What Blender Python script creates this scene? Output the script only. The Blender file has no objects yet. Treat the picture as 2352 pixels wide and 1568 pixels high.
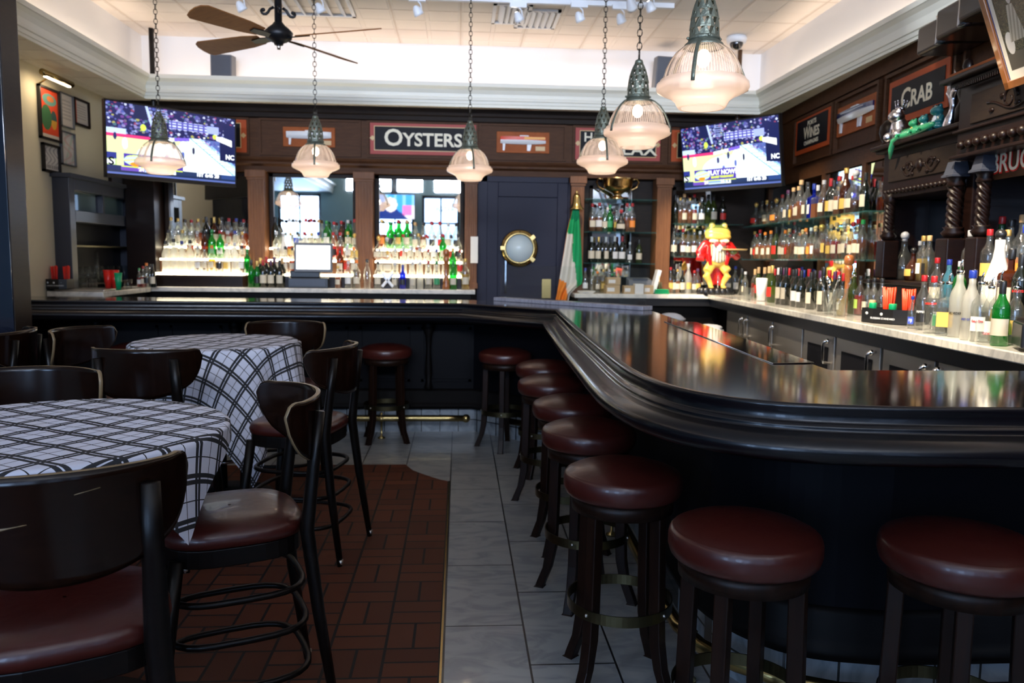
import bpy, math, random
from mathutils import Vector, Matrix, Euler
PI = math.pi
C = bpy.context.scene.collection
scn = bpy.context.scene
random.seed(7)

# ------------------------------------------------------------------ camera
F_PX, CX, CY, CAM_H = 1829.0, 1176.0, 784.0, 1.42
dy = Vector((1055 - CX, CY - 590, -F_PX)).normalized()
upv = Vector((1, -.013, 0)).cross(dy).normalized()
if upv.y < 0: upv = -upv
dx = dy.cross(upv)
R3 = Matrix((dx, dy, upv))
cam_d = bpy.data.cameras.new('camera'); cam = bpy.data.objects.new('camera', cam_d); C.objects.link(cam)
cam_d.sensor_width = 36; cam_d.lens = F_PX / 2352 * 36; cam_d.clip_start = .02
cam.matrix_world = Matrix.Translation((0, 0, CAM_H)) @ R3.to_4x4()
cam_d.dof.use_dof = True; cam_d.dof.focus_distance = 2.3; cam_d.dof.aperture_fstop = 4.5
scn.camera = cam

# ------------------------------------------------------------------ view, world, large lights
scn.view_settings.view_transform = 'Standard'; scn.view_settings.look = 'None'
scn.view_settings.gamma = 1; scn.view_settings.use_curve_mapping = False
scn.view_settings.exposure = 0.7
scn.cycles.transparent_max_bounces = 24
scn.cycles.sample_clamp_indirect = 4
scn.cycles.caustics_reflective = False
w = bpy.data.worlds.new('world'); scn.world = w; w.use_nodes = True
w.node_tree.nodes['Background'].inputs[0].default_value = (.45, .62, 1, 1)
w.node_tree.nodes['Background'].inputs[1].default_value = 1.2

def area(name, loc, rot, sx, sy, power, col, spread=PI, par=None):
    d = bpy.data.lights.new(name, 'AREA'); d.shape = 'RECTANGLE'; d.size = sx; d.size_y = sy
    d.energy = power; d.color = col; d.spread = spread
    o = bpy.data.objects.new(name, d); C.objects.link(o); o.location = loc; o.rotation_euler = rot
    if par: o.parent = par
    return o
def spot(name, loc, tgt, power, col, ang=1.2, r=.04, blend=.6, par=None):
    d = bpy.data.lights.new(name, 'SPOT'); d.energy = power; d.color = col; d.spot_size = ang
    d.spot_blend = blend; d.shadow_soft_size = r
    o = bpy.data.objects.new(name, d); C.objects.link(o); o.location = loc
    o.rotation_euler = (Vector(tgt) - Vector(loc)).to_track_quat('-Z', 'Y').to_euler()
    if par: o.parent = par
    return o
DAY = (.42, .62, 1.0); WARM = (1, .68, .4); WHITE = (1, .86, .66)
WIN = [(-4.3, -3.3), (-2.0, -1.1), (-.9, 0), (.5, 1.4), (1.9, 2.8)]      # street windows behind the camera, X ranges
for (x0, x1), pw in zip(WIN, (82, 62, 12, 1.5, 1.5)):
    area('daylight', ((x0 + x1) / 2, -2.62, 1.85), (PI / 2, 0, 0), x1 - x0, 2.1, pw, DAY)
for x0, x1, pw in ((-2.7, -.9, 34), (-.6, .8, 34), (1.1, 2.8, 34)):      # unseen transom windows, added to brighten crown, tray wall and ceiling
    area('daylight', ((x0 + x1) / 2, -2.62, 3.18), (PI / 2 + .16, 0, 0), x1 - x0, .42, pw, (.74, .83, 1.0), 1.3)
# cove strips hidden behind the crown
area('cove_light', (0, 8.24, 3.0), (PI + .25, 0, 0), 6.0, .06, 10, (1, .72, .52))
area('cove_light', (-3.09, 3.3, 3.0), (PI, 0, 0), .05, 9.0, 16, (1, .76, .58))
area('cove_light', (3.07, 3.3, 3.0), (PI, 0, 0), .05, 9.0, 16, (1, .76, .58))

# ------------------------------------------------------------------ pixel -> place helpers (points on real planes)
def ray(x, y): return R3 @ Vector((x - CX, CY - y, -F_PX))
def pz(x, y, z): r = ray(x, y); t = (z - CAM_H) / r.z; return Vector((r.x * t, r.y * t, z))
def py(x, y, Y): r = ray(x, y); t = Y / r.y; return Vector((r.x * t, Y, CAM_H + r.z * t))
def pxx(x, y, X): r = ray(x, y); t = X / r.x; return Vector((X, r.y * t, CAM_H + r.z * t))
RA = math.atan(.063)
RO = Vector((3.15 - .063 * 5.8, 0, 0))
RM = Matrix.Translation(RO) @ Matrix.Rotation(-RA, 4, 'Z')     # local x = -n (into room negative), y = s along the right wall
RMI = RM.inverted()
def pr(x, y, n):                                               # -> (s, z) on the plane n in front of the right wall
    o = RMI @ Vector((0, 0, CAM_H)); d = RMI.to_3x3() @ ray(x, y)
    t = (-n - o.x) / d.x; return o.y + d.y * t, o.z + d.z * t
def RW(s, n, z): return RM @ Vector((-n, s, z))

# ------------------------------------------------------------------ materials
def mat(name, col=(.5, .5, .5), rough=.5, metal=0, coat=0, emis=None, es=0, spec=.5, bump=0, bscale=30, trans=0):
    m = bpy.data.materials.new(name); m.use_nodes = True; nt = m.node_tree; b = nt.nodes['Principled BSDF']
    b.inputs['Base Color'].default_value = (*col, 1); b.inputs['Roughness'].default_value = rough
    b.inputs['Metallic'].default_value = metal; b.inputs['Coat Weight'].default_value = coat
    b.inputs['Specular IOR Level'].default_value = spec
    b.inputs['Transmission Weight'].default_value = trans
    if emis: b.inputs['Emission Color'].default_value = (*emis, 1); b.inputs['Emission Strength'].default_value = es
    if bump:
        t = nt.nodes.new('ShaderNodeTexCoord'); n = nt.nodes.new('ShaderNodeTexNoise'); n.inputs['Scale'].default_value = bscale
        bp = nt.nodes.new('ShaderNodeBump'); bp.inputs['Strength'].default_value = bump; bp.inputs['Distance'].default_value = .01
        nt.links.new(t.outputs['Object'], n.inputs['Vector']); nt.links.new(n.outputs[0], bp.inputs['Height']); nt.links.new(bp.outputs[0], b.inputs['Normal'])
    return m
def N(nt, typ, **kw):
    n = nt.nodes.new(typ)
    for k, v in kw.items():
        if k.startswith('i_'):
            k = k[2:]; n.inputs[int(k) if k.isdigit() else k].default_value = v
        else: setattr(n, k, v)
    return n
def ramp(nt, src, stops, const=False):
    r = nt.nodes.new('ShaderNodeValToRGB'); cr = r.color_ramp
    if const: cr.interpolation = 'CONSTANT'
    while len(cr.elements) < len(stops): cr.elements.new(.5)
    for e, (p, c) in zip(cr.elements, stops): e.position = p; e.color = (*c, 1) if len(c) == 3 else c
    nt.links.new(src, r.inputs[0]); return r
def wood(name, c1, c2, rough=.35, coat=.3, scale=(2, 2, 18), sp=.5):
    m = mat(name, c1, rough, coat=coat, spec=sp); nt = m.node_tree; b = nt.nodes['Principled BSDF']
    t = N(nt, 'ShaderNodeTexCoord'); mp = N(nt, 'ShaderNodeMapping'); mp.inputs['Scale'].default_value = scale
    n = N(nt, 'ShaderNodeTexNoise', i_Scale=4.0, i_Detail=6.0, i_Distortion=1.2)
    nt.links.new(t.outputs['Object'], mp.inputs[0]); nt.links.new(mp.outputs[0], n.inputs['Vector'])
    r = ramp(nt, n.outputs[0], [(.3, c1), (.7, c2)]); nt.links.new(r.outputs[0], b.inputs['Base Color'])
    return m
def marble(name, c1, c2, rough=.2, scale=3, tile=None):
    m = mat(name, c1, rough, coat=.2); nt = m.node_tree; b = nt.nodes['Principled BSDF']
    t = N(nt, 'ShaderNodeTexCoord'); n = N(nt, 'ShaderNodeTexNoise', i_Scale=float(scale), i_Detail=8.0, i_Distortion=2.0)
    mp = N(nt, 'ShaderNodeMapping'); mp.inputs['Scale'].default_value = (1, 2.2, 1); mp.inputs['Rotation'].default_value = (0, 0, .6)
    nt.links.new(t.outputs['Object'], mp.inputs[0]); nt.links.new(mp.outputs[0], n.inputs['Vector'])
    r = ramp(nt, n.outputs[0], [(.38, c2), (.56, c1)]); out = r.outputs[0]
    if tile:
        br = N(nt, 'ShaderNodeTexBrick', offset=tile[4] if len(tile) > 4 else 0.0, i_Scale=1.0); br.inputs['Mortar Size'].default_value = .004
        br.inputs['Brick Width'].default_value = tile[0]; br.inputs['Row Height'].default_value = tile[1]
        br.inputs['Color1'].default_value = (1, 1, 1, 1); br.inputs['Color2'].default_value = (.86, .86, .86, 1); br.inputs['Mortar'].default_value = (.05, .05, .05, 1)
        m2 = N(nt, 'ShaderNodeMapping'); m2.inputs['Location'].default_value = (tile[2], tile[3], 0)
        m2.inputs['Rotation'].default_value = (tile[5] if len(tile) > 5 else 0, 0, tile[6] if len(tile) > 6 else 0)
        nt.links.new(t.outputs['Object'], m2.inputs[0]); nt.links.new(m2.outputs[0], br.inputs['Vector'])
        mx = N(nt, 'ShaderNodeMix', data_type='RGBA', blend_type='MULTIPLY'); mx.inputs[0].default_value = 1
        nt.links.new(r.outputs[0], mx.inputs[6]); nt.links.new(br.outputs[0], mx.inputs[7]); out = mx.outputs[2]
    nt.links.new(out, b.inputs['Base Color']); return m
def glassy(name, tint, gloss=.12, body=0.0, bcol=None, rough=.03):
    """thin glass: clear or tinted see-through with a glossy coat, optional milky body"""
    m = bpy.data.materials.new(name); m.use_nodes = True; nt = m.node_tree; nt.nodes.clear()
    o = N(nt, 'ShaderNodeOutputMaterial'); tr = N(nt, 'ShaderNodeBsdfTransparent'); tr.inputs[0].default_value = (*tint, 1)
    gl = N(nt, 'ShaderNodeBsdfGlossy'); gl.inputs['Roughness'].default_value = rough
    lw = N(nt, 'ShaderNodeLayerWeight'); fr = N(nt, 'ShaderNodeMath', operation='POWER'); fr.inputs[1].default_value = 4; nt.links.new(lw.outputs['Facing'], fr.inputs[0]); cur = tr.outputs[0]
    if body:
        d = N(nt, 'ShaderNodeBsdfTranslucent'); d.inputs[0].default_value = (*(bcol or tint), 1)
        df = N(nt, 'ShaderNodeBsdfDiffuse'); df.inputs[0].default_value = (*(bcol or tint), 1)
        a = N(nt, 'ShaderNodeMixShader'); a.inputs[0].default_value = .5; nt.links.new(d.outputs[0], a.inputs[1]); nt.links.new(df.outputs[0], a.inputs[2])
        mx = N(nt, 'ShaderNodeMixShader'); mx.inputs[0].default_value = body
        nt.links.new(cur, mx.inputs[1]); nt.links.new(a.outputs[0], mx.inputs[2]); cur = mx.outputs[0]
    ad = N(nt, 'ShaderNodeMath', operation='MULTIPLY_ADD'); ad.inputs[1].default_value = .7; ad.inputs[2].default_value = .03 + gloss * .1
    nt.links.new(fr.outputs[0], ad.inputs[0])
    m2 = N(nt, 'ShaderNodeMixShader'); nt.links.new(ad.outputs[0], m2.inputs[0]); nt.links.new(cur, m2.inputs[1]); nt.links.new(gl.outputs[0], m2.inputs[2])
    nt.links.new(m2.outputs[0], o.inputs[0]); return m
def ribbed(m):
    nt = m.node_tree; L = nt.links.new; t = N(nt, 'ShaderNodeTexCoord'); s_ = N(nt, 'ShaderNodeSeparateXYZ'); L(t.outputs['Object'], s_.inputs[0])
    a = N(nt, 'ShaderNodeMath', operation='ARCTAN2'); L(s_.outputs[1], a.inputs[0]); L(s_.outputs[0], a.inputs[1])
    b_ = N(nt, 'ShaderNodeMath', operation='MULTIPLY'); b_.inputs[1].default_value = 84; L(a.outputs[0], b_.inputs[0])
    c = N(nt, 'ShaderNodeMath', operation='SINE'); L(b_.outputs[0], c.inputs[0])
    d = N(nt, 'ShaderNodeMath', operation='MULTIPLY_ADD', use_clamp=True); d.inputs[1].default_value = .22; d.inputs[2].default_value = .22; L(c.outputs[0], d.inputs[0])
    mx = [n for n in nt.nodes if n.type == 'MIX_SHADER' and abs(n.inputs[0].default_value - .13) < 1e-4][0]; L(d.outputs[0], mx.inputs[0])
def attr_mat(name, es=1.0, rough=.5):
    m = mat(name, (0, 0, 0), rough); nt = m.node_tree; b = nt.nodes['Principled BSDF']
    a = N(nt, 'ShaderNodeAttribute', attribute_name='paint')
    if es: nt.links.new(a.outputs[0], b.inputs['Emission Color']); b.inputs['Emission Strength'].default_value = es
    else: nt.links.new(a.outputs[0], b.inputs['Base Color'])
    return m

MT = {}
MT['dark'] = wood('dark_wood', (.003, .0025, .0025), (.005, .0035, .003), .5, 0, sp=.12)
MT['bartop'] = wood('bar_top_wood', (.010, .005, .003), (.024, .010, .0055), .12, .5, (14, 1.2, 3), .8)
MT['bartop'].node_tree.nodes['Principled BSDF'].inputs['Coat Roughness'].default_value = .07
MT['frieze'] = wood('frieze_wood', (.060, .025, .012), (.095, .042, .019), .5, .0, (1.5, 6, 14), .12)
MT['pilaster'] = wood('pilaster_wood', (.14, .060, .028), (.20, .088, .040), .45, .0, (14, 14, 1.5), .2)
MT['band'] = wood('cornice_wood', (.012, .008, .007), (.022, .014, .010), .55, .0, sp=.2)
MT['antique'] = wood('antique_wood', (.005, .0018, .0014), (.011, .004, .0028), .4, .05, sp=.25)
MT['navy'] = mat('navy_paint', (.016, .017, .036), .5, spec=.2)
MT['panel'] = mat('bar_front_paint', (.0025, .0026, .0042), .6, spec=.12)
MT['slate'] = mat('slate_paint', (.045, .052, .075), .4)
MT['cream'] = mat('cream_plaster', (.70, .66, .52), .7, bump=.1, bscale=60)
MT['white'] = mat('white_plaster', (.80, .82, .84), .6)
MT['crown'] = mat('crown_paint', (.78, .77, .68), .4)
MT['bluegrey'] = mat('green_grey_plaster', (.20, .30, .30), .7)
MT['steel'] = mat('brushed_steel', (.62, .58, .53), .42, 1, bump=.05, bscale=80)
MT['chrome'] = mat('chrome', (.8, .8, .8), .08, 1)
MT['brass'] = mat('brass', (.46, .34, .14), .25, 1)
MT['oldbrass'] = mat('aged_brass', (.10, .085, .045), .35, 1)
MT['bronze'] = mat('bronze_bowl', (.42, .27, .12), .2, 1)
MT['verdigris'] = mat('verdigris_metal', (.17, .19, .15), .45, .7, bump=.3, bscale=90)
MT['iron'] = mat('black_iron', (.012, .012, .014), .4, .5)
MT['chain'] = mat('chain_metal', (.05, .045, .035), .45, .8)
MT['blackp'] = mat('black_plastic', (.010, .010, .012), .35)
MT['greyp'] = mat('grey_plastic', (.12, .13, .15), .5)
MT['whitep'] = mat('white_enamel', (.80, .84, .90), .35)
MT['leather'] = mat('oxblood_leather', (.055, .0090, .006), .33, coat=.12, bump=.10, bscale=35)
MT['chairw'] = wood('chair_wood', (.003, .002, .0015), (.006, .0035, .0025), .35, .0, sp=.22)
MT['ply'] = wood('chair_ply', (.006, .0022, .0012), (.012, .0045, .0022), .18, .0, (3, 3, 22), .3)
MT['edge'] = mat('worn_ply_edge', (.24, .16, .08), .4)
MT['stoolw'] = wood('stool_wood', (.008, .0032, .0018), (.016, .006, .003), .4, .0, (10, 10, 1), .2)
MT['orange'] = mat('sign_vermilion', (.46, .080, .020), .5, spec=.2)
MT['rose'] = mat('sign_rose', (.42, .085, .075), .5, spec=.2)
MT['signblk'] = mat('sign_black', (.007, .007, .010), .5, spec=.15)
MT['gold'] = mat('sign_gold', (.62, .42, .18), .4)
MT['ivory'] = mat('sign_ivory', (.86, .80, .62), .45)
MT['plaque'] = wood('plaque_wood', (.30, .075, .016), (.40, .105, .024), .5, .0, (2, 2, 10), .15)
MT['paper'] = mat('paper', (.78, .76, .72), .6)
MT['mirror'] = mat('mirror_glass', (.90, .93, .93), .015, 1)
MT['screenw'] = mat('lit_white_screen', (0, 0, 0), .3, emis=(.95, .98, 1), es=1.9)
MT['lit'] = mat('lit_acrylic', (.9, .9, .85), .4, emis=(1, .86, .60), es=7)
MT['bulb'] = mat('bulb', (1, 1, 1), .4, emis=(1, .78, .55), es=2.2)
MT['glow'] = mat('picture_lamp_glow', (1, 1, 1), .2, emis=(1, .78, .5), es=5)
MT['lens'] = mat('lamp_lens', (.55, .65, .8), .2)
MT['lenson'] = mat('lit_lens', (1, 1, 1), .2, emis=(1, .9, .75), es=25)
MT['red'] = mat('red_plastic', (.75, .02, .012), .35)
MT['redo'] = mat('orange_red_straws', (.9, .07, .02), .35)
MT['greenp'] = mat('green_plastic', (.0, .32, .12), .4)
MT['card'] = mat('cardboard', (.50, .36, .20), .7)
MT['cloth'] = mat('white_towel', (.75, .75, .76), .9, bump=.5, bscale=60)
MT['hull_w'] = mat('hull_white', (.85, .86, .88), .15, coat=.5)
MT['hull_r'] = mat('hull_red', (.75, .06, .01), .15, coat=.5)
MT['hull_o'] = mat('hull_orange', (.9, .38, .03), .15, coat=.5)
MT['hull_b'] = mat('hull_navy', (.01, .015, .12), .15, coat=.5)
MT['silver'] = mat('silver_figurine', (.72, .70, .76), .22, 1)
MT['teal'] = mat('teal_glaze', (.02, .17, .19), .2, coat=.6)
MT['frogg'] = mat('green_glaze', (.03, .30, .14), .25, coat=.5)
MT['frogy'] = mat('yellow_frog_paint', (.80, .52, .10), .3, coat=.5)
MT['olive'] = mat('olive_frog_paint', (.12, .17, .04), .3, coat=.5)
MT['coat'] = mat('red_tailcoat', (.55, .012, .012), .25, coat=.6)
MT['cornwood'] = wood('mill_wood', (.26, .085, .025), (.40, .14, .045), .2, .7, (10, 10, 2))
MT['blade'] = wood('fan_blade_wood', (.20, .070, .014), (.28, .105, .022), .6, .0, (3, 14, 3))
MT['ghost'] = glassy('clear_glass', (.96, .98, .98))
MT['shelf'] = glassy('green_edge_glass', (.80, .93, .92), body=.12, bcol=(.15, .5, .5))
MT['dome'] = glassy('prismatic_glass', (.97, .94, .92), gloss=.5, body=.13, bcol=(.95, .86, .80), rough=.12)
ribbed(MT['dome'])
MT['frost'] = glassy('frosted_glass', (.95, .9, .85), gloss=.3, body=.62, bcol=(.97, .84, .76), rough=.3)
MT['port'] = mat('porthole_glass', (.80, .90, .88), .25)
MT['marble'] = marble('white_marble', (.80, .77, .70), (.62, .60, .55), .12, 6)
MT['ledge'] = marble('grey_marble_ledge', (.36, .36, .42), (.25, .25, .30), .3, 9)
MT['kick'] = marble('marble_kick_tiles', (.34, .38, .42), (.22, .25, .28), .25, 5, (.15, .6, 0, .1, 0.0, PI / 2))
MT['fl'] = marble('marble_floor_tiles', (.36, .365, .35), (.25, .26, .265), .30, 4, (.61, .304, -.40, .048, .5, 0, PI / 2))

def brick_floor():
    m = mat('basketweave_brick', (.2, .05, .03), .6, spec=.25); nt = m.node_tree; b = nt.nodes['Principled BSDF']; L = nt.links.new
    t = N(nt, 'ShaderNodeTexCoord'); mp = N(nt, 'ShaderNodeMapping'); mp.inputs['Location'].default_value = (.05, .088, 0); mp.inputs['Scale'].default_value = (1 / .2,) * 3
    mp.vector_type = 'POINT'; mp.inputs['Location'].default_value = (.06 * 5, .02 * 5, 0)
    L(t.outputs['Object'], mp.inputs[0]); s = N(nt, 'ShaderNodeSeparateXYZ'); L(mp.outputs[0], s.inputs[0])
    def ma(op, a, bb=None, c=None):
        n = N(nt, 'ShaderNodeMath', operation=op)
        for i, v in enumerate((a, bb, c)):
            if v is None: continue
            if isinstance(v, (int, float)): n.inputs[i].default_value = v
            else: L(v, n.inputs[i])
        return n.outputs[0]
    fx = ma('FLOOR', s.outputs[0]); fy = ma('FLOOR', s.outputs[1])
    par = ma('FLOORED_MODULO', ma('ADD', fx, fy), 2.0)
    u = ma('SUBTRACT', s.outputs[0], fx); v = ma('SUBTRACT', s.outputs[1], fy)
    a = ma('ADD', ma('MULTIPLY', par, u), ma('MULTIPLY', ma('SUBTRACT', 1.0, par), v))       # split axis
    q = ma('ADD', ma('MULTIPLY', par, v), ma('MULTIPLY', ma('SUBTRACT', 1.0, par), u))
    a2 = ma('FRACT', ma('MULTIPLY', a, 2.0))
    e1 = ma('MINIMUM', a2, ma('SUBTRACT', 1.0, a2)); e2 = ma('MINIMUM', q, ma('SUBTRACT', 1.0, q))
    e = ma('MINIMUM', ma('MULTIPLY', e1, .5), e2); g = ma('GREATER_THAN', e, .026)
    wn = N(nt, 'ShaderNodeTexWhiteNoise', noise_dimensions='3D'); cb = N(nt, 'ShaderNodeCombineXYZ')
    L(fx, cb.inputs[0]); L(fy, cb.inputs[1]); L(ma('FLOOR', ma('MULTIPLY', a, 2.0)), cb.inputs[2]); L(cb.outputs[0], wn.inputs[0])
    r = ramp(nt, wn.outputs[0], [(0, (.075, .020, .009)), (1, (.115, .032, .014))])
    mx = N(nt, 'ShaderNodeMix', data_type='RGBA'); L(g, mx.inputs[0]); mx.inputs[6].default_value = (.010, .009, .009, 1); L(r.outputs[0], mx.inputs[7])
    L(mx.outputs[2], b.inputs['Base Color'])
    bp = N(nt, 'ShaderNodeBump', i_Strength=.4, i_Distance=.004); L(g, bp.inputs['Height']); L(bp.outputs[0], b.inputs['Normal'])
    return m
MT['brick'] = brick_floor()
def plaid():
    m = mat('plaid_cloth', (.7, .7, .7), .85); nt = m.node_tree; b = nt.nodes['Principled BSDF']; L = nt.links.new
    uv = N(nt, 'ShaderNodeUVMap'); s = N(nt, 'ShaderNodeSeparateXYZ'); L(uv.outputs[0], s.inputs[0]); outs = []
    for i in (0, 1):
        d = N(nt, 'ShaderNodeMath', operation='MULTIPLY'); d.inputs[1].default_value = 1 / .118; L(s.outputs[i], d.inputs[0])
        f = N(nt, 'ShaderNodeMath', operation='FRACT'); L(d.outputs[0], f.inputs[0])
        k, o = (0.03,) * 3, (1, 1, 1)
        r = ramp(nt, f.outputs[0], [(0, o), (.22, k), (.325, o), (.365, k), (.47, o), (.835, k), (.86, o)], True); outs.append(r.outputs[0])
    mx = N(nt, 'ShaderNodeMix', data_type='RGBA', blend_type='DARKEN'); mx.inputs[0].default_value = 1; L(outs[0], mx.inputs[6]); L(outs[1], mx.inputs[7])
    m2 = N(nt, 'ShaderNodeMix', data_type='RGBA', blend_type='MULTIPLY'); m2.inputs[0].default_value = 1; m2.inputs[6].default_value = (.76, .77, .88, 1); L(mx.outputs[2], m2.inputs[7])
    L(m2.outputs[2], b.inputs['Base Color']); return m
MT['plaid'] = plaid()
def ceiling_mat():
    m = mat('pressed_tin_ceiling', (.80, .76, .70), .5); nt = m.node_tree; b = nt.nodes['Principled BSDF']; L = nt.links.new
    t = N(nt, 'ShaderNodeTexCoord'); fac = None; bps = None
    for wv, mo, lo in ((.61, .02, 0), (.305, .05, .0)):
        br = N(nt, 'ShaderNodeTexBrick', offset=0.0, i_Scale=1.0); br.inputs['Brick Width'].default_value = wv; br.inputs['Row Height'].default_value = wv
        br.inputs['Mortar Size'].default_value = mo / 2; br.inputs['Mortar Smooth'].default_value = .4
        for k in ('Color1', 'Color2'): br.inputs[k].default_value = (0, 0, 0, 1)
        br.inputs['Mortar'].default_value = (1, 1, 1, 1); L(t.outputs['Object'], br.inputs['Vector'])
        bp = N(nt, 'ShaderNodeBump', i_Strength=.5, i_Distance=.02); L(br.outputs[0], bp.inputs['Height'])
        if bps: L(bps, bp.inputs['Normal'])
        bps = bp.outputs[0]
        if fac is None: fac = br.outputs[0]
    L(bps, b.inputs['Normal'])
    mx = N(nt, 'ShaderNodeMix', data_type='RGBA'); L(fac, mx.inputs[0]); mx.inputs[6].default_value = (.76, .72, .67, 1); mx.inputs[7].default_value = (.60, .54, .47, 1)
    L(mx.outputs[2], b.inputs['Base Color']); return m
MT['ceil'] = ceiling_mat()

# ------------------------------------------------------------------ mesh builder
class M:
    def __init__(s): s.v = []; s.f = []; s.mi = []; s.sm = []; s.uv = None; s.T = Matrix.Identity(4)
    def add(s, vs, fs, mi=0, sm=False):
        b = len(s.v); s.v += [s.T @ Vector(p) for p in vs]
        for f in fs: s.f.append([b + i for i in f]); s.mi.append(mi); s.sm.append(sm)
        return s
    def b(s, x0, y0, z0, x1, y1, z1, mi=0):
        vs = [(x, y, z) for z in (z0, z1) for y in (y0, y1) for x in (x0, x1)]
        return s.add(vs, [(0, 2, 3, 1), (4, 5, 7, 6), (0, 1, 5, 4), (1, 3, 7, 5), (3, 2, 6, 7), (2, 0, 4, 6)], mi)
    def lathe(s, pr_, c=(0, 0, 0), n=24, mi=0, sx=1, sy=1, cap=True, sm=True):
        vs = []; fs = []
        for r, z in pr_:
            for i in range(n): a = 2 * PI * i / n; vs.append((c[0] + r * sx * math.cos(a), c[1] + r * sy * math.sin(a), c[2] + z))
        for j in range(len(pr_) - 1):
            for i in range(n): k = (i + 1) % n; fs.append((j * n + i, j * n + k, (j + 1) * n + k, (j + 1) * n + i))
        if cap:
            if pr_[0][0] > 1e-4: fs.append(tuple(range(n))[::-1])
            if pr_[-1][0] > 1e-4: fs.append(tuple((len(pr_) - 1) * n + i for i in range(n)))
        return s.add(vs, fs, mi, sm)
    def cyl(s, p, q, r, r2=None, n=12, mi=0):
        p = Vector(p); q = Vector(q); d = q - p; Q = d.to_track_quat('Z', 'Y').to_matrix().to_4x4(); T = s.T
        s.T = T @ Matrix.Translation(p) @ Q; s.lathe([(r, 0), (r if r2 is None else r2, d.length)], n=n, mi=mi); s.T = T; return s
    def tube(s, pts, r, n=8, mi=0, closed=False, flat=None, upv=None):
        pts = [Vector(p) for p in pts]; k = len(pts); vs = []; fs = []
        up = Vector((0, 0, 1))
        for i, p in enumerate(pts):
            a = pts[(i - 1) % k] if (closed or i) else p; c = pts[(i + 1) % k] if (closed or i < k - 1) else p
            t = (c - a).normalized(); u = Vector(upv) if upv else (up if abs(t.z) < .95 else Vector((0, 1, 0)))
            e1 = t.cross(u).normalized(); e2 = e1.cross(t)
            rr = r[i] if isinstance(r, (list, tuple)) else r; r1, r2_ = (rr, rr) if flat is None else (rr * flat[0], rr * flat[1])
            for j in range(n): an = 2 * PI * (j + .5) / n; vs.append(p + e1 * math.cos(an) * r1 + e2 * math.sin(an) * r2_)
        for i in range(k if closed else k - 1):
            for j in range(n): a = i * n + j; b2 = i * n + (j + 1) % n; i2 = (i + 1) % k; fs.append((a, b2, i2 * n + (j + 1) % n, i2 * n + j))
        if not closed: fs.append(tuple(range(n))[::-1]); fs.append(tuple((k - 1) * n + j for j in range(n)))
        return s.add(vs, fs, mi, n > 5)
    def prism(s, poly, z0, z1, mi=0, sm=False):
        n = len(poly); vs = [(x, y, z0) for x, y in poly] + [(x, y, z1) for x, y in poly]
        return s.add(vs, [tuple(range(n))[::-1], tuple(range(n, 2 * n))] + [(i, (i + 1) % n, n + (i + 1) % n, n + i) for i in range(n)], mi, sm)
    def sweep(s, path, prof, closed=False, mi=0, sm=True, caps=True):
        """path (x,y); prof (out,z); out is to the right of the travel direction"""
        n = len(path); P = [Vector((p[0], p[1])) for p in path]; vs = []; k = len(prof)
        for i, p in enumerate(P):
            a = P[i - 1] if (i or closed) else None; c = P[(i + 1) % n] if (i < n - 1 or closed) else None
            t1 = (p - a).normalized() if a is not None else (c - p).normalized(); t2 = (c - p).normalized() if c is not None else t1
            n1 = Vector((t1.y, -t1.x)); n2 = Vector((t2.y, -t2.x)); m = (n1 + n2).normalized(); m = m / max(.4, m.dot(n1))
            for o, z in prof: vs.append((p.x + m.x * o, p.y + m.y * o, z))
        fs = []
        for i in range(n if closed else n - 1):
            j = (i + 1) % n
            for q in range(k - 1): fs.append((i * k + q, i * k + q + 1, j * k + q + 1, j * k + q))
        if caps and not closed: fs += [tuple(range(k)), tuple((n - 1) * k + q for q in range(k))[::-1]]
        return s.add(vs, fs, mi, sm)
    def sph(s, c, r, n=14, mi=0, sc=(1, 1, 1)):
        pr_ = [(max(1e-5, r * math.sin(PI * i / (n // 2))), -r * math.cos(PI * i / (n // 2))) for i in range(n // 2 + 1)]
        T = s.T; s.T = T @ Matrix.Translation(c) @ Matrix.Diagonal((*sc, 1)); s.lathe(pr_, n=n, mi=mi, cap=False); s.T = T; return s
    def grid(s, pts, nu, nv, mi=0, sm=True, wrap=False):
        fs = []
        for j in range(nv - 1):
            for i in range(nu if wrap else nu - 1): k = (i + 1) % nu; fs.append((j * nu + i, j * nu + k, (j + 1) * nu + k, (j + 1) * nu + i))
        return s.add(pts, fs, mi, sm)
    def build(s, name, mats, par=None, bev=0, seg=2, solid=0, sub=0, remesh=0, kind=None):
        me = bpy.data.meshes.new(name); me.from_pydata([tuple(v) for v in s.v], [], s.f)
        if not isinstance(mats, (list, tuple)): mats = [mats]
        for m in mats: me.materials.append(MT[m] if isinstance(m, str) else m)
        me.polygons.foreach_set('material_index', s.mi); me.polygons.foreach_set('use_smooth', s.sm)
        if s.uv:
            ul = me.uv_layers.new(name='UVMap')
            for lp in me.loops: ul.data[lp.index].uv = s.uv[lp.vertex_index]
        me.update(); o = bpy.data.objects.new(name, me); C.objects.link(o)
        if par: o.parent = par
        if remesh:
            r = o.modifiers.new('r', 'REMESH'); r.mode = 'VOXEL'; r.voxel_size = remesh; r.use_smooth_shade = True
            q = o.modifiers.new('s', 'SMOOTH'); q.iterations = 4
        if solid: q = o.modifiers.new('t', 'SOLIDIFY'); q.thickness = solid; q.offset = 0; q.material_offset_rim = len(me.materials) - 1
        if bev: q = o.modifiers.new('b', 'BEVEL'); q.width = bev; q.segments = seg; q.limit_method = 'ANGLE'
        if sub: q = o.modifiers.new('u', 'SUBSURF'); q.levels = q.render_levels = sub
        if kind: o['kind'] = kind
        return o
def tag(o, label, cat, group=None):
    n = len(label.replace('-', ' ').split())
    assert 4 <= len(label.split()) <= 16, label
    o['label'] = label; o['category'] = cat
    if group: o['group'] = group
    return o
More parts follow.
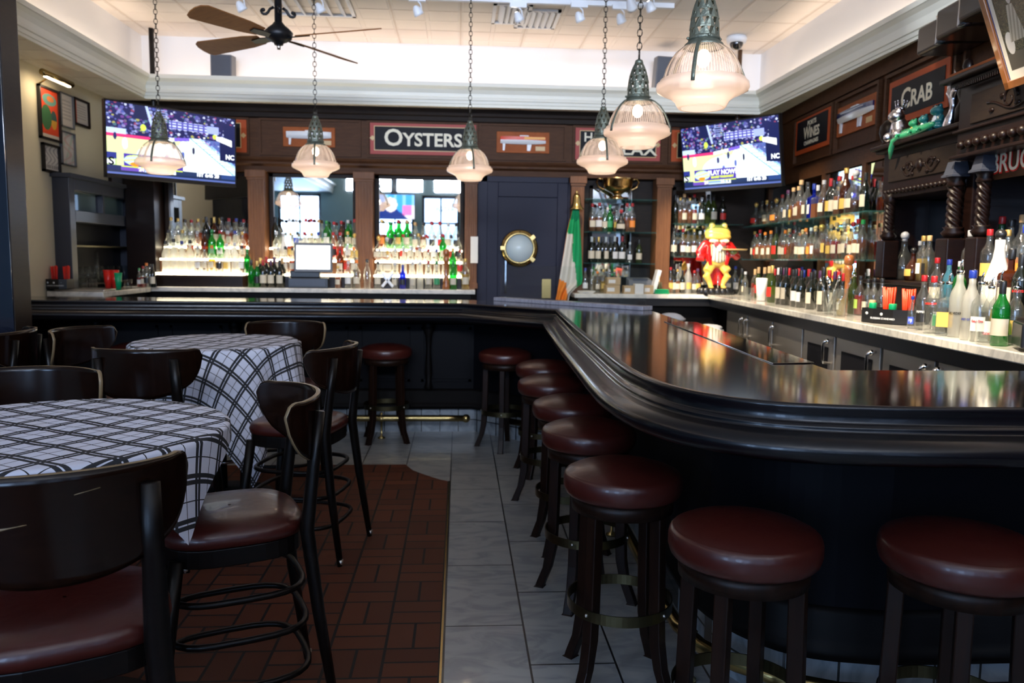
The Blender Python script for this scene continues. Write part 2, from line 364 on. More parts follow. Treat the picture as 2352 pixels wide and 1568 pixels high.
def thing(name, label, cat, loc=(0, 0, 0), rz=0, group=None, mtx=None):
    o = bpy.data.objects.new(name, None); C.objects.link(o); o.empty_display_size = .05
    if mtx is not None: o.matrix_world = mtx
    else: o.location = loc; o.rotation_euler = (0, 0, rz)
    return tag(o, label, cat, group)
KIDS = {}
def dup(root, loc=None, rz=None, label=None, group=None, scale=None, mtx=None):
    r = root.copy(); C.objects.link(r)
    if mtx is not None: r.matrix_world = mtx
    if loc is not None: r.location = loc
    if rz is not None: r.rotation_euler = (0, 0, rz)
    if scale is not None: r.scale = scale
    if label: r['label'] = label; assert 4 <= len(label.split()) <= 16, label
    if group: r['group'] = group
    if root.name not in KIDS: KIDS[root.name] = [(c, list(c.children)) for c in root.children]
    for c, gs in KIDS[root.name]:
        k = c.copy(); C.objects.link(k); k.parent = r
        for g in gs: d = g.copy(); C.objects.link(d); d.parent = k
    return r
def text(s, size, m, par=None, name='lettering', mtx=None, off=.0, ext=.002, align='CENTER', xs=1, small=None):
    """raised lettering as a mesh, centred on its origin in its XY plane; small = cap-to-small-cap scale"""
    cu = bpy.data.curves.new('t', 'FONT'); cu.body = s; cu.size = size; cu.extrude = ext; cu.offset = off; cu.align_x = align; cu.align_y = 'CENTER'; cu.resolution_u = 3
    if small:
        cu.small_caps_scale = small
        for i, ch in enumerate(s):
            if ch.islower(): cu.body_format[i].use_small_caps = True
    t = bpy.data.objects.new('t', cu); C.objects.link(t); bpy.context.view_layer.update()
    me = bpy.data.meshes.new_from_object(t); bpy.data.objects.remove(t)
    me.materials.clear(); me.materials.append(MT[m] if isinstance(m, str) else m)
    for v in me.vertices: v.co.x *= xs
    o = bpy.data.objects.new(name, me); C.objects.link(o)
    if par: o.parent = par
    if mtx is not None: o.matrix_local = mtx
    return o
UPR = Matrix.Rotation(PI / 2, 4, 'X')           # XY drawing plane -> stands up, faces -Y
def facing_left(): return Matrix.Rotation(-PI / 2, 4, 'Z') @ UPR   # stands up, faces -X (right wall local frame)

# ================================================================== SETTING
YW, SZ, CZ = 8.5, 2.92, 3.57      # back wall, soffit, ceiling
XL = -3.45
# floor
o = M().b(-5.5, -2.6, -.05, 3.7, 8.6, 0).build('floor', 'fl', kind='structure')
br = [(-5.4, -2.5), (-.06, -2.5), (-.055, 4.95), (-.11, 4.99), (-.175, 5.06), (-.24, 5.14), (-.30, 5.22), (-.36, 5.37), (-5.4, 5.37)]
o = M().prism(br, .0, .003).build('trim_1', 'brick', kind='structure')
o = M().b(-.06, -2.5, 0, -.052, 4.95, .006).build('trim_2', 'brass', kind='structure')
# ceiling tray, soffits, walls
M().b(-3.3, -2.6, CZ, 3.3, 8.55, CZ + .05).build('ceiling', 'ceil', kind='structure')
m = M(); m.b(-3.25, -2.6, SZ + .06, -3.17, 8.5, CZ); m.b(3.14, -2.6, SZ + .06, 3.22, 8.5, CZ); m.b(-3.17, 8.42, SZ + .06, 3.14, 8.5, CZ)
m.build('wall_tray', 'white', kind='structure')
m = M(); m.b(-5.5, -2.6, SZ, -3.035, 8.5, SZ + .06); m.b(3.035, -2.6, SZ, 3.7, 8.5, SZ + .06); m.b(-3.035, 8.065, SZ, 3.035, 8.5, SZ + .06)
m.build('ceiling', 'ceil', kind='structure').name = 'ceiling_soffit'
prof = [(.02, 2.885), (0, 2.885), (0, 2.915), (.012, 2.918), (.016, 2.945), (.03, 2.948), (.034, 2.972), (.022, 2.978), (.026, 3.01), (.045, 3.045), (.075, 3.065), (.085, 3.068), (.085, 3.105), (-.0, 3.105), (-.02, 3.08), (-.02, 2.9)]
m = M(); m.sweep([(-3.02, -2.5), (-3.02, 8.05), (3.02, 8.05), (3.02, -2.5)], prof, sm=False); m.build('trim_3', 'crown', kind='structure')
M().b(XL - .1, 5.2, 0, XL, YW, SZ).build('wall_left', 'cream', kind='structure')
M().b(-3.55, YW, 0, 3.6, YW + .1, CZ).build('wall_back', 'band', kind='structure')
m = M(); m.T = RM; m.b(0, -2.6, 0, .1, 8.7, SZ); m.build('wall_right', 'frieze', kind='structure')
M().b(-5.6, -2.6, 0, -5.5, 5.3, SZ).build('wall_far_left', 'bluegrey', kind='structure')
M().b(-5.5, 5.2, 0, -3.45, 5.3, SZ).build('wall_return', 'cream', kind='structure')
# street wall behind the camera with windows
m = M(); xs = [-5.5] + [v for p in WIN for v in p] + [3.7]
for i in range(0, len(xs), 2): m.b(xs[i], -2.6, 0, xs[i + 1], -2.5, 2.95)
for a, b_ in ((-5.5, -2.7), (-.9, -.6), (.8, 1.1), (2.8, 3.7)): m.b(a, -2.6, 2.95, b_, -2.5, 3.41)  # gaps left for the added transom windows
m.b(-5.5, -2.6, 3.41, 3.7, -2.5, CZ + .1)
for a, b_ in WIN: m.b(a, -2.6, 0, b_, -2.5, .8); m.b(a, -2.6, 2.88, b_, -2.5, 2.95)
m.build('wall_front', 'bluegrey', kind='structure')
for i, (a, b_) in enumerate(WIN):
    m = M()
    for q in (a, b_ - .06, (a + b_) / 2 - .02): m.b(q, -2.57, .8, q + (.06 if q != (a + b_) / 2 - .02 else .04), -2.52, 2.88)
    m.b(a, -2.57, .8, b_, -2.52, .87); m.b(a, -2.57, 2.81, b_, -2.52, 2.88); m.b(a, -2.57, 2.2, b_, -2.52, 2.24)
    o = m.build('window_%d' % (i + 1), 'band', kind='structure')
    M().b(a + .06, -2.55, .87, b_ - .06, -2.545, 2.81).build('pane', 'ghost', o)
    if i in (0, 2): text('LOBSTER' if i == 2 else 'RAW BAR', .17, 'band', o, 'window_lettering', Matrix.Translation(((a + b_) / 2, -2.53, 2.55)) @ Matrix.Rotation(PI / 2, 4, 'X'))
# column at the left
m = M(); m.b(-3.9, 5.2, 0, -3.16, 5.42, SZ, 0); m.b(-3.16, 5.2, 0, -2.8, 5.42, CZ, 0); m.b(-2.8, 5.21, 0, -2.796, 5.41, CZ, 1)
m.build('wall_partition', [mat('partition_paint', (.010, .013, .024), .12, coat=.4), wood('partition_wood', (.016, .009, .007), (.026, .016, .011), .45, .0, sp=.3)], kind='structure', bev=.004)
M().b(-3.9, 5.17, 0, -2.78, 5.45, .15).build('baseboard_left', 'dark', kind='structure')

# ---- back wall woodwork: frieze, pilasters
YF = 8.4
m = M()
m.b(-3.45, YF, 2.40, 3.25, YW, 2.80); m.build('trim_4', 'frieze', kind='structure')
m = M(); m.sweep([(-3.45, YF), (3.27, YF)], [(0, 2.79), (.04, 2.80), (.05, 2.84), (.07, 2.85), (.09, 2.915), (0, 2.915)], sm=False); m.build('trim_5', 'band', kind='structure')
m = M(); m.sweep([(-3.45, YF), (3.27, YF)], [(-.1, 2.255), (.05, 2.255), (.05, 2.31), (.09, 2.33), (.09, 2.35), (.03, 2.38), (.02, 2.405), (-.1, 2.405)], sm=False); m.build('trim_6', 'frieze', kind='structure')
# raised frames of the frieze panels (rails)
m = M()
def rail(x0, z0, x1, z1, t=.022):
    for a in ((x0 - t, z0 - t, x1 + t, z0), (x0 - t, z1, x1 + t, z1 + t), (x0 - t, z0, x0, z1), (x1, z0, x1 + t, z1)):
        m.b(a[0], YF - .018, a[1], a[2], YF + .01, a[3])
for x0, x1 in ((-2.01, -1.03), (-.93, .165), (.215, 1.08), (1.19, 2.10), (2.2, 2.9), (-3.0, -2.15)): rail(x0, 2.445, x1, 2.77)
m.build('trim_7', 'frieze', kind='structure')
def pilaster(x0, x1, z0, i, y0=8.27):
    m = M(); m.b(x0, y0, z0, x1, YW - .01, 2.26); w_ = x1 - x0
    for k in range(5): xx = x0 + w_ * (.14 + .72 * k / 4 - .035); m.b(xx, y0 - .008, z0 + .1, xx + w_ * .07, y0, 2.15)
    m.b(x0 - .02, y0 - .03, 2.19, x1 + .02, y0, 2.26); m.b(x0 - .01, y0 - .015, 2.165, x1 + .01, y0, 2.19); m.b(x0 - .01, y0 - .015, z0, x1 + .01, y0, z0 + .06)
    return m.build('trim_%d' % i, 'pilaster', kind='structure', bev=.003)
for i, (a, b_, z) in enumerate([(-2.125, -1.965, 1.095), (-1.055, -.885, 1.095), (.055, .18, 1.095), (1.15, 1.285, 1.07), (2.05, 2.20, 1.07)]): pilaster(a, b_, z, 8 + i)
M().b(-3.3, 8.2, 1.095, -3.02, 8.49, 2.26).build('trim_13', 'antique', kind='structure', bev=.005)

# ---- mirrors on the back wall
def mirror(name, lab, x0, x1, z0, z1, y=8.49):
    t = thing(name, lab, 'mirror', ((x0 + x1) / 2, y, z0)); a = (x0 - x1) / 2; b_ = -a; h = z1 - z0
    M().b(a, -.012, 0, b_, 0, h).build('glass', 'mirror', t)
    m = M()
    for q in ((a, 0, a + .035, h), (b_ - .035, 0, b_, h), (a, h - .035, b_, h)): m.b(q[0], -.04, q[1], q[2], -.012, q[3])
    m.build('mirror_frame', 'band', t)
mirror('bar_mirror', 'bar mirror behind the lit bottle tiers nearest the left wall', -3.0, -2.14, 1.1, 2.25)
mirror('bar_mirror', 'bar mirror behind the cash register and its bottle tiers', -1.95, -1.07, 1.1, 2.25)
mirror('bar_mirror', 'bar mirror between the two fluted pilasters left of the door', -.87, .04, 1.1, 2.25)
mirror('bar_mirror', 'narrow alcove mirror behind the bronze bowl and glass shelves', 1.37, 1.86, 1.08, 2.19)
mirror('bar_mirror', 'corner mirror behind the dressed frog statue', 2.26, 2.72, 1.08, 2.19)

# ---- door
t = M().b(.285, 8.40, 0, 1.13, 8.47, 2.20).build('door_1', 'navy', kind='structure', bev=.004)
m = M()
for a in ((.285, 0, .40, 2.20), (1.02, 0, 1.13, 2.20), (.40, 2.05, 1.02, 2.2)): m.b(a[0], 8.375, a[1], a[2], 8.40, a[3])
m.build('stile', 'navy', t, bev=.004)
pc = py(1193, 570, 8.36); m = M(); m.T = Matrix.Translation(pc) @ Matrix.Rotation(PI / 2, 4, 'X')
m.lathe([(.145, -.03), (.19, -.03), (.195, 0), (.185, .018), (.16, .024), (.15, .03), (.142, .02), (.142, 0)], n=40, cap=False)
for k in range(12): a = k * PI / 6; m.sph((.172 * math.cos(a), .172 * math.sin(a), .024), .008, 8)
for a in (.7, -.7, PI): m.T = Matrix.Translation(pc) @ Matrix.Rotation(PI / 2, 4, 'X') @ Matrix.Rotation(a, 4, 'Z'); m.b(.15, -.02, .0, .2, .02, .04)
ring = m.build('porthole_ring', 'brass', t)
m = M(); m.T = Matrix.Translation(pc) @ Matrix.Rotation(PI / 2, 4, 'X'); m.lathe([(.143, -.005), (.143, .006)], n=36); m.build('porthole_glass', 'port', ring)
M().b(.87, 8.365, 1.0, .965, 8.375, 1.2).build('push_plate', 'brass', t)
M().b(.478, 8.36, 1.05, .492, 8.375, 1.40).build('pull_bar', 'chrome', t)
M().b(.185, 8.36, 0, .285, 8.5, 2.26).build('trim_14', 'navy', kind='structure'); M().b(1.13, 8.36, 0, 1.15, 8.5, 2.26).build('trim_15', 'navy', kind='structure')
M().b(.185, 8.36, 2.2, 1.15, 8.5, 2.27).build('trim_16', 'navy', kind='structure')
tag(M().b(.115, 8.245, 1.36, .19, 8.25, 1.63).build('paper_notice', 'paper'), 'pale paper notice pinned beside the navy door', 'notice')

# ---- counters behind the bar
ZL, ZR = 1.095, 1.07
t = thing('back_counter', 'white marble counter under the bottle tiers on the left', 'counter', (-1.5, 8.2, 0))
M().b(-1.75, -.24, ZL - .045, 1.66, .29, ZL).build('countertop', 'marble', t, bev=.006)
M().b(-1.75, -.17, 0, 1.62, .29, ZL - .05).build('cabinet_base', 'dark', t)
t = thing('side_counter', 'pale counter with sink against the left wall', 'counter', (-3.2, 7.4, 0))
M().b(-.24, -.5, ZL - .05, .22, .54, ZL - .005).build('countertop', 'marble', t, bev=.006)
M().b(-.24, -.5, 0, .18, .54, ZL - .055).build('cabinet_base', 'dark', t)
M().b(-.2, -.44, ZL - .004, .2, -.1, ZL + .012).build('sink_rim', 'steel', t, bev=.004)
t = thing('back_counter', 'white marble counter running from the flag around to the right', 'counter', (0, 0, 0))
F0 = RW(2.2, .75, 0); F1 = RW(7.97, .75, 0); W0 = RW(2.2, .0, 0); W1 = RW(8.49, .0, 0)
cp = [(1.16, 7.95), (F1.x, F1.y), (F0.x, F0.y), (W0.x, W0.y), (W1.x, 8.49), (1.16, 8.49)]
M().prism(cp, ZR - .045, ZR).build('countertop', 'marble', t, bev=.006)
def inset(d): 
    a = RW(2.2, .75 - d, 0); b_ = RW(7.97 + d, .75 - d, 0); return [(1.2, 7.95 + d), (b_.x, b_.y), (a.x, a.y), (W0.x, W0.y), (W1.x, 8.49), (1.2, 8.49)]
M().prism(inset(.03), ZR - .12, ZR - .046).build('apron', 'blackp', t)
M().prism(inset(.14), 0, ZR - .12).build('cabinet_base', 'dark', t)
# fridges
def fridge(s0, s1, hs, glass, lab, two=False):
    t = thing('bar_fridge', lab, 'fridge', mtx=RM @ Matrix.Translation((-.60, (s0 + s1) / 2, 0)), group='stainless fridges under the right back counter')
    h = (s1 - s0) / 2 - .008
    d = M().b(-.075, -h, .12, -.01, h, .94).build('door', 'steel', t, bev=.004)
    if glass: M().b(-.079, -h + .09, .2, -.074, h - .09, .86).build('door_glass', 'signblk', d)
    m = M(); y = hs - (s0 + s1) / 2
    m.tube([(-.075, y, .91), (-.12, y, .905), (-.125, y, .89), (-.125, y, .78), (-.12, y, .765), (-.075, y, .76)], .009, 8); m.sph((-.1, y, .905), .018, 10); m.build('handle', 'chrome', d)
    m = M(); m.b(-.05, -h, .02, 0, h, .11); m.build('kick_grille', 'blackp', t)
fridge(6.83, 7.5, 6.9, False, 'solid steel fridge door farthest along the right back counter')
fridge(6.16, 6.81, 6.76, False, 'solid steel fridge door second from the far corner')
fridge(5.5, 6.14, 6.07, False, 'solid steel fridge door third from the far corner')
fridge(4.93, 5.48, 4.99, True, 'glass fronted fridge below the pepper mill')
fridge(4.29, 4.91, 4.35, True, 'glass fronted fridge below the black straw caddy')
fridge(3.71, 4.27, 3.76, True, 'glass fronted fridge below the frosted vodka bottles')
fridge(2.95, 3.69, 3.64, True, 'glass fronted fridge nearest the camera under the receipt printer')

# ================================================================== BAR
top_out = [(-3.4, 5.95), (.02, 6.03), (.67, 5.40), (.60, 4.0), (.553, 2.75), (.548, 2.47), (.575, 2.22), (.634, 2.06), (.71, 1.97), (.806, 1.903), (.95, 1.865), (1.15, 1.842), (1.38, 1.835), (3.05, 1.83)]
def smooth(p, i0, i1, it=2):
    for _ in range(it):
        q = p[:i0 + 1]
        for i in range(i0, i1): a, b_ = Vector(p[i]), Vector(p[i + 1]); q += [tuple(a * .75 + b_ * .25), tuple(a * .25 + b_ * .75)]
        q += p[i1:]; p = q; i1 = i0 + 2 * (i1 - i0) + 1
    return p
to = smooth(top_out, 4, 12)
inner = [(3.05, 2.49), (1.205, 2.49), (1.32, 5.45), (.33, 6.55), (-3.4, 6.5)]
bar = thing('bar_counter', 'long dark polished wood bar with curved corner and padded rail', 'bar counter', (0, 0, 0))
M().prism((to + inner)[::-1], 1.03, 1.07).build('bar_top', 'bartop', bar)
prof = [(-.01, 1.03), (-.01, 1.0705), (.005, 1.073), (.012, 1.070), (.014, 1.062), (.010, 1.052), (.010, 1.030), (.013, 1.026), (.024, 1.022), (.027, 1.016), (.024, 1.010), (.034, 1.006), (.055, 1.004), (.080, .998), (.096, .984), (.100, .968), (.094, .952), (.078, .940), (.05, .935), (.04, .93), (.0, .925), (-.27, .925), (-.27, 1.03)]
M().sweep(to, prof).build('arm_rail', mat('rail_lacquer', (.0035, .003, .0045), .27, coat=.12, spec=.4), bar)
body = [(-3.4, 6.38), (.12, 6.39), (.95, 5.6), (.90, 4.2), (.865, 2.85), (.875, 2.62), (.955, 2.43), (1.076, 2.31), (1.31, 2.26), (3.05, 2.26)]
bo = smooth(body, 4, 8)
bin_ = [(3.05, 2.45), (1.24, 2.45), (1.30, 5.42), (.31, 6.5), (-3.4, 6.46)]
M().prism((bo + bin_)[::-1], .2, 1.03).build('bar_front', 'panel', bar)
m = M(); m.sweep(bo, [(0, .2), (.035, .2), (.04, .225), (.03, .24), (.02, .26), (.018, .34), (.008, .355), (0, .36)]); m.sweep(bo, [(0, .88), (.02, .89), (.03, .93), (0, .93)]); m.build('moulding', 'dark', bar)
# raised panels and turned brackets on the far front and the near curve
m = M()
for k in range(6):
    a = -2.75 + k * .49
    for q in ((a, .42, a + .4, .44), (a, .84, a + .4, .86), (a, .42, a + .02, .86), (a + .38, .42, a + .4, .86)): m.b(q[0], 6.372, q[1], q[2], 6.392, q[3])
m.build('panel_moulding', 'panel', bar)
for x in (-2.8, -1.75, -.24): M().lathe([(.02, .36), (.035, .38), (.02, .42), (.03, .5), (.018, .7), (.028, .8), (.05, .86), (.05, .92)], (x, 6.34, 0), n=12).build('turned_bracket', 'dark', bar)
kk = [(x, y) for x, y in smooth([(-3.4, 6.41), (.13, 6.42), (.975, 5.6), (.93, 4.2), (.89, 2.85), (.90, 2.63), (.975, 2.45), (1.09, 2.335), (1.31, 2.29), (3.05, 2.29)], 4, 8)]
M().prism((kk + bin_)[::-1], 0, .2).build('kick_base', 'kick', bar)
# steel inlay
a, b_, c, d = pz(1525, 738, 1.072), pz(1600, 740, 1.072), pz(1870, 833, 1.072), pz(1775, 835, 1.072)
M().prism([(p.x, p.y) for p in (d, c, b_, a)], 1.0702, 1.074).build('drip_tray', mat('polished_inlay', (.30, .30, .32), .07, 1), bar, bev=.001)
# marble ledge and glass guard
p0, p1 = Vector((.323, 6.50)), Vector((1.30, 5.42)); dd = (p1 - p0).normalized(); nn = Vector((dd.y, -dd.x))
q = [p0 - nn * .06, p1 - nn * .06, p1 + nn * .06, p0 + nn * .06]
tag(M().prism([(v.x, v.y) for v in q], 1.0705, 1.10).build('marble_ledge', 'ledge', bev=.004), 'grey marble ledge strip set across the corner of the bar top', 'ledge')
for k, (u0, u1) in enumerate(((.02, .70), (.71, .99))):
    a = p0.lerp(p1, u0); b_ = p0.lerp(p1, u1)
    tag(M().prism([(a.x, a.y), (b_.x, b_.y), (b_.x + nn.x * .006, b_.y + nn.y * .006), (a.x + nn.x * .006, a.y + nn.y * .006)], 1.1002, 1.36).build('glass_guard', 'ghost'),
        ['clear glass screen on the marble ledge, longer pane nearest the door', 'clear glass screen on the marble ledge, shorter pane nearest the frog'][k], 'glass screen')
# foot rails
def footrail(lab, path):
    t = thing('foot_rail', lab, 'rail', path[0] + (0,)) ; x0, y0 = path[0]
    M().tube([(x - x0, y - y0, .16) for x, y in path], .025, 12).build('rail_tube', 'brass', t)
    for e in (path[0], path[-1]): M().sph((e[0] - x0, e[1] - y0, .16), .034, 12).build('end_ball', 'brass', t)
    L = 0
    for k in range(1, len(path)):
        a = Vector(path[k - 1]); b_ = Vector(path[k]); L += (b_ - a).length
        if L > .9 or k == 1:
            L = 0; c = a.lerp(b_, .5) - Vector((x0, y0)); m = M(); m.lathe([(.03, 0), (.03, .008), (.008, .02), (.008, .13), (.03, .14), (.03, .175), (.008, .18), (.012, .2), (.001, .21)], (c.x, c.y, 0), 10); m.build('rail_post', 'brass', t)
footrail('brass foot rail along the far bar front', [(-2.6, 6.18), (-1.9, 6.18), (-1.1, 6.18), (-.1, 6.18), (.06, 6.17)])
footrail('brass foot rail under the long row of bar stools', [(.38, 6.08), (.64, 5.82), (.83, 5.52), (.81, 4.5), (.78, 3.4), (.76, 2.8), (.765, 2.6), (.80, 2.45), (.875, 2.33), (.98, 2.235), (1.13, 2.165), (1.35, 2.135), (2.2, 2.13), (3.0, 2.13)])
# ice bin and towels behind the bar
t = thing('ice_bin', 'steel ice bin standing behind the bar corner', 'bin', (1.72, 6.35, 0))
m = M(); m.b(-.22, -.2, .0, .22, .2, .82); m.build('bin_body', 'steel', t, bev=.01)
m = M(); m.b(-.23, -.21, .82, -.17, .21, .87); m.b(.17, -.21, .82, .23, .21, .87); m.b(-.17, -.21, .82, .17, -.15, .87); m.b(-.17, .15, .82, .17, .21, .87); m.build('bin_rim', 'steel', t, bev=.006)
def crumple(n, r, seed, sc):
    rd = random.Random(seed); m = M(); pts = []
    ph = [(rd.uniform(2, 6), rd.uniform(0, 6), rd.uniform(2, 7)) for _ in range(4)]
    for j in range(13):
        th = PI * j / 12
        for i in range(24):
            a = 2 * PI * i / 24; k = 1 + .22 * sum(math.sin(p * a + q + u * th) for p, q, u in ph) / 2 * math.sin(th)
            pts.append((r * k * math.sin(th) * math.cos(a) * sc[0], r * k * math.sin(th) * math.sin(a) * sc[1], r * sc[2] * (1 - math.cos(th)) * (1 + .2 * (k - 1))))
    return m.grid(pts, 24, 13, wrap=True)
for k, (x, y, z, r) in enumerate(((1.57, 6.73, .865, .10), (2.06, 6.40, .80, .09), (1.83, 6.76, .865, .09))):
    o = crumple(24, r, k, (1.2, 1, .55)).build('bar_towel', 'cloth'); o.location = (x, y, z)
    tag(o, ['crumpled white towel left of the steel ice bin', 'crumpled white towel hanging right of the ice bin', 'crumpled white towel behind the steel ice bin'][k], 'towel')
t = thing('work_shelf', 'low steel work shelf holding towels behind the ice bin', 'shelf', (1.72, 6.75, 0))
M().b(-.42, -.15, .83, .42, .15, .86).build('shelf_board', 'steel', t)
for x in (-.38, .38): M().b(x - .02, -.1, 0, x + .02, .1, .83).build('leg', 'steel', t)
t = thing('work_shelf', 'small steel shelf under the towel right of the ice bin', 'shelf', (2.09, 6.40, 0))
M().b(-.13, -.14, .77, .13, .14, .795).build('shelf_board', 'steel', t)
for x in (-.1, .1): M().b(x - .015, -.1, 0, x + .015, .1, .77).build('leg', 'steel', t)
# ================================================================== SEATING AND TABLES
def make_stool():
    t = thing('bar_stool', 'x x x x', 'bar stool', group='round leather bar stools')
    M().lathe([(.001, .747), (.06, .745), (.12, .737), (.165, .723), (.180, .715), (.183, .7135), (.187, .712), (.193, .705), (.197, .690), (.197, .668), (.191, .648), (.183, .640), (.17, .638), (.001, .638)], n=40).build('seat', 'leather', t)
    M().lathe([(.15, .59), (.168, .59), (.170, .638), (.15, .638)], n=36).build('seat_ring', 'stoolw', t)
    for k in range(4):
        a = PI / 4 + k * PI / 2; m = M(); m.T = Matrix.Rotation(a, 4, 'Z')
        ps = [(.143, .60), (.146, .45), (.150, .28), (.155, .18), (.172, .09), (.20, .02), (.207, .0)]; vs = []; h = .019
        for r, z in ps:
            e = .021 if z > .1 else .018; vs += [(r - e, -h, z), (r + e, -h, z), (r + e, h, z), (r - e, h, z)]
        fs = [(0, 1, 2, 3)] + [(4 * i + j, 4 * i + (j + 1) % 4, 4 * i + 4 + (j + 1) % 4, 4 * i + 4 + j) for i in range(len(ps) - 1) for j in range(4)] + [tuple(range(4 * len(ps) - 4, 4 * len(ps)))[::-1]]
        m.add(vs, fs).build('leg', 'stoolw', t, bev=.004)
    m = M(); m.lathe([(.172, .255), (.176, .255), (.176, .29), (.172, .29), (.172, .255)], n=64, cap=False, sm=False)
    o = m.build('foot_ring', 'oldbrass', t)
    for k in range(4): a = PI / 4 + k * PI / 2; M().sph((.178 * math.cos(a), .178 * math.sin(a), .273), .006, 8).build('rivet', 'steel', o)
    return t
stool = make_stool()
SP = [(1.280, 1.881, 'bar stool at the right frame edge, cut off by the photo'), (0.751, 1.980, 'large oxblood bar stool at the curved bar corner, front right'),
      (0.547, 2.557, 'bar stool with bright seat gleam, first of the straight row'), (0.542, 3.229, 'second bar stool along the straight row from the camera'),
      (0.558, 3.819, 'third bar stool along the straight row from the camera'), (0.535, 4.504, 'fourth bar stool along the straight row from the camera'),
      (0.571, 5.173, 'fifth bar stool along the straight row, overlapping the fourth'), (0.345, 5.883, 'bar stool standing in the inner corner of the bar'),
      (-0.556, 6.124, 'lone bar stool before the far bar front beside the brass rail'), (-2.403, 6.124, 'bar stool mostly hidden behind the far checked table')]
for i, (x, y, l) in enumerate(SP):
    if i == 0: stool.scale = (1, 1, 1.012); stool.location = (x, y, 0); stool.rotation_euler.z = .3; stool['label'] = l
    else: dup(stool, (x, y, 0), [.3, .12, -.05, .3, .1, .5, .2, .6, .15, .4][i], l)

def sup(a, b_, n, k, e=3.0):
    return [(a * math.copysign(abs(math.cos(2 * PI * i / n)) ** (2 / e), math.cos(2 * PI * i / n)) * k, b_ * math.copysign(abs(math.sin(2 * PI * i / n)) ** (2 / e), math.sin(2 * PI * i / n)) * k) for i in range(n)]
def make_chair():
    t = thing('dining_chair', 'x x x x', 'chair', group='high wooden chairs with curved backs')
    m = M(); n = 32; vs = []
    for k, z in ((.93, .585), (1.0, .592), (1.02, .612), (.985, .632), (.9, .642), (.6, .650), (.25, .652), (.02, .652)): vs += [(x, y, z) for x, y in sup(.212, .205, n, k, 3.2)]
    m.grid(vs, n, 8, wrap=True); m.f.append(list(range(n))[::-1]); m.mi.append(0); m.sm.append(False); m.build('seat', 'leather', t)
    m = M(); vs = []
    for k, z in ((.9, .535), (1.0, .535), (1.0, .588), (.9, .588)): vs += [(x, y, z) for x, y in sup(.208, .20, n, k, 3.2)]
    m.grid(vs, n, 4, wrap=True, sm=False); m.build('seat_frame', 'chairw', t, bev=.003)
    for s in (-1, 1):
        m = M(); m.tube([(s * .20, .225, .0), (s * .19, .20, .28), (s * .172, .165, .56)], [.014, .020, .022], 8); m.build('leg', 'chairw', t); 
        m = M(); m.lathe([(.011, 0), (.014, .035)], (s * .20, .225, -.0), 10); m.build('glide', 'steel', t)
        m = M(); m.tube([(s * .205, -.275, 0), (s * .188, -.225, .35), (s * .172, -.198, .60), (s * .168, -.222, .80), (s * .166, -.243, .955)], [.015, .022, .025, .021, .017], 8, flat=(1.15, .85)); m.build('leg', 'chairw', t)
        m = M(); m.lathe([(.012, 0), (.015, .03)], (s * .205, -.275, 0), 10); m.build('glide', 'steel', t)
    m = M(); nu, nv = 41, 13; vs = []
    for j in range(nv):
        q = j / (nv - 1) * 2 - 1
        for i in range(nu):
            u = i / (nu - 1) * 2 - 1; au = abs(u); zt = 1.0 - .010 * au ** 2; zb = .775 + .11 * au ** 2.2; c = (zt + zb) / 2; h = (zt - zb) / 2
            if au > .78: h *= math.sqrt(max(0.004, 1 - ((au - .78) / .22) ** 2.4)); c += .018 * ((au - .78) / .22)
            z = c + q * h; y = -.262 + .215 * (1 - math.cos(1.22 * u)) - .10 * (z - .78) * .3
            vs.append((.245 * math.sin(1.22 * u) / math.sin(1.22), y, z))
    m.grid(vs, nu, nv); m.build('backrest', ['ply', 'edge'], t, solid=.013)
    for z, k in ((.42, .95), (.30, .99), (.16, 1.02)):
        m = M(); pts = [(x, y - .01, z) for x, y in sup(.198, .205, 28, k, 3.4)]; m.tube(pts, .010, 8, closed=True); m.build('footrest_ring', 'chairw', t)
    return t
chair = make_chair()
CH = [(-.875, 1.77, -.42, .9, 'dark wooden chair in the lower left foreground, scratched back toward the camera'),
      (-.70, 2.43, -.92, -.39, 'dark chair seen from the side, pushed against the near checked table'),
      (-.76, 3.83, -.98, .22, 'dark chair standing right of the far checked table'),
      (-1.40, 3.80, .05, 1, 'dark chair between the two checked tables, back toward the camera'),
      (-1.50, 2.74, .1, -1, 'chair behind the near table with window light striping its back'),
      (-1.08, 4.92, .03, -1, 'brown chair behind the far table, facing the camera'),
      (-1.93, 4.50, .97, -.25, 'reddish brown chair at the left side of the far table'),
      (-2.57, 4.42, -1, -.15, 'dark chair by the partition, beside the table cut off at left')]
for i, (x, y, fx, fy, l) in enumerate(CH):
    rz = math.atan2(-fx, fy)
    if i == 0: chair.location = (x, y, .003); chair.rotation_euler.z = rz; chair['label'] = l
    else: dup(chair, (x, y, .003), rz, l)
def onback(x, z): u = math.asin(x / .245 * math.sin(1.22)) / 1.22; return (x, -.262 + .215 * (1 - math.cos(1.22 * u)) - .03 * (z - .78) - .0072, z)
for p in ([(-.215, .905), (-.17, .897), (-.10, .899), (-.05, .907)], [(.03, .955), (.075, .962)]):
    sc = M(); sc.tube([onback(*q) for q in p], [.0008] + [.003 if len(p) > 2 else .0012] * (len(p) - 2) + [.0008], 6, flat=(.35, 1)); sc.build('scratch', 'edge', chair)

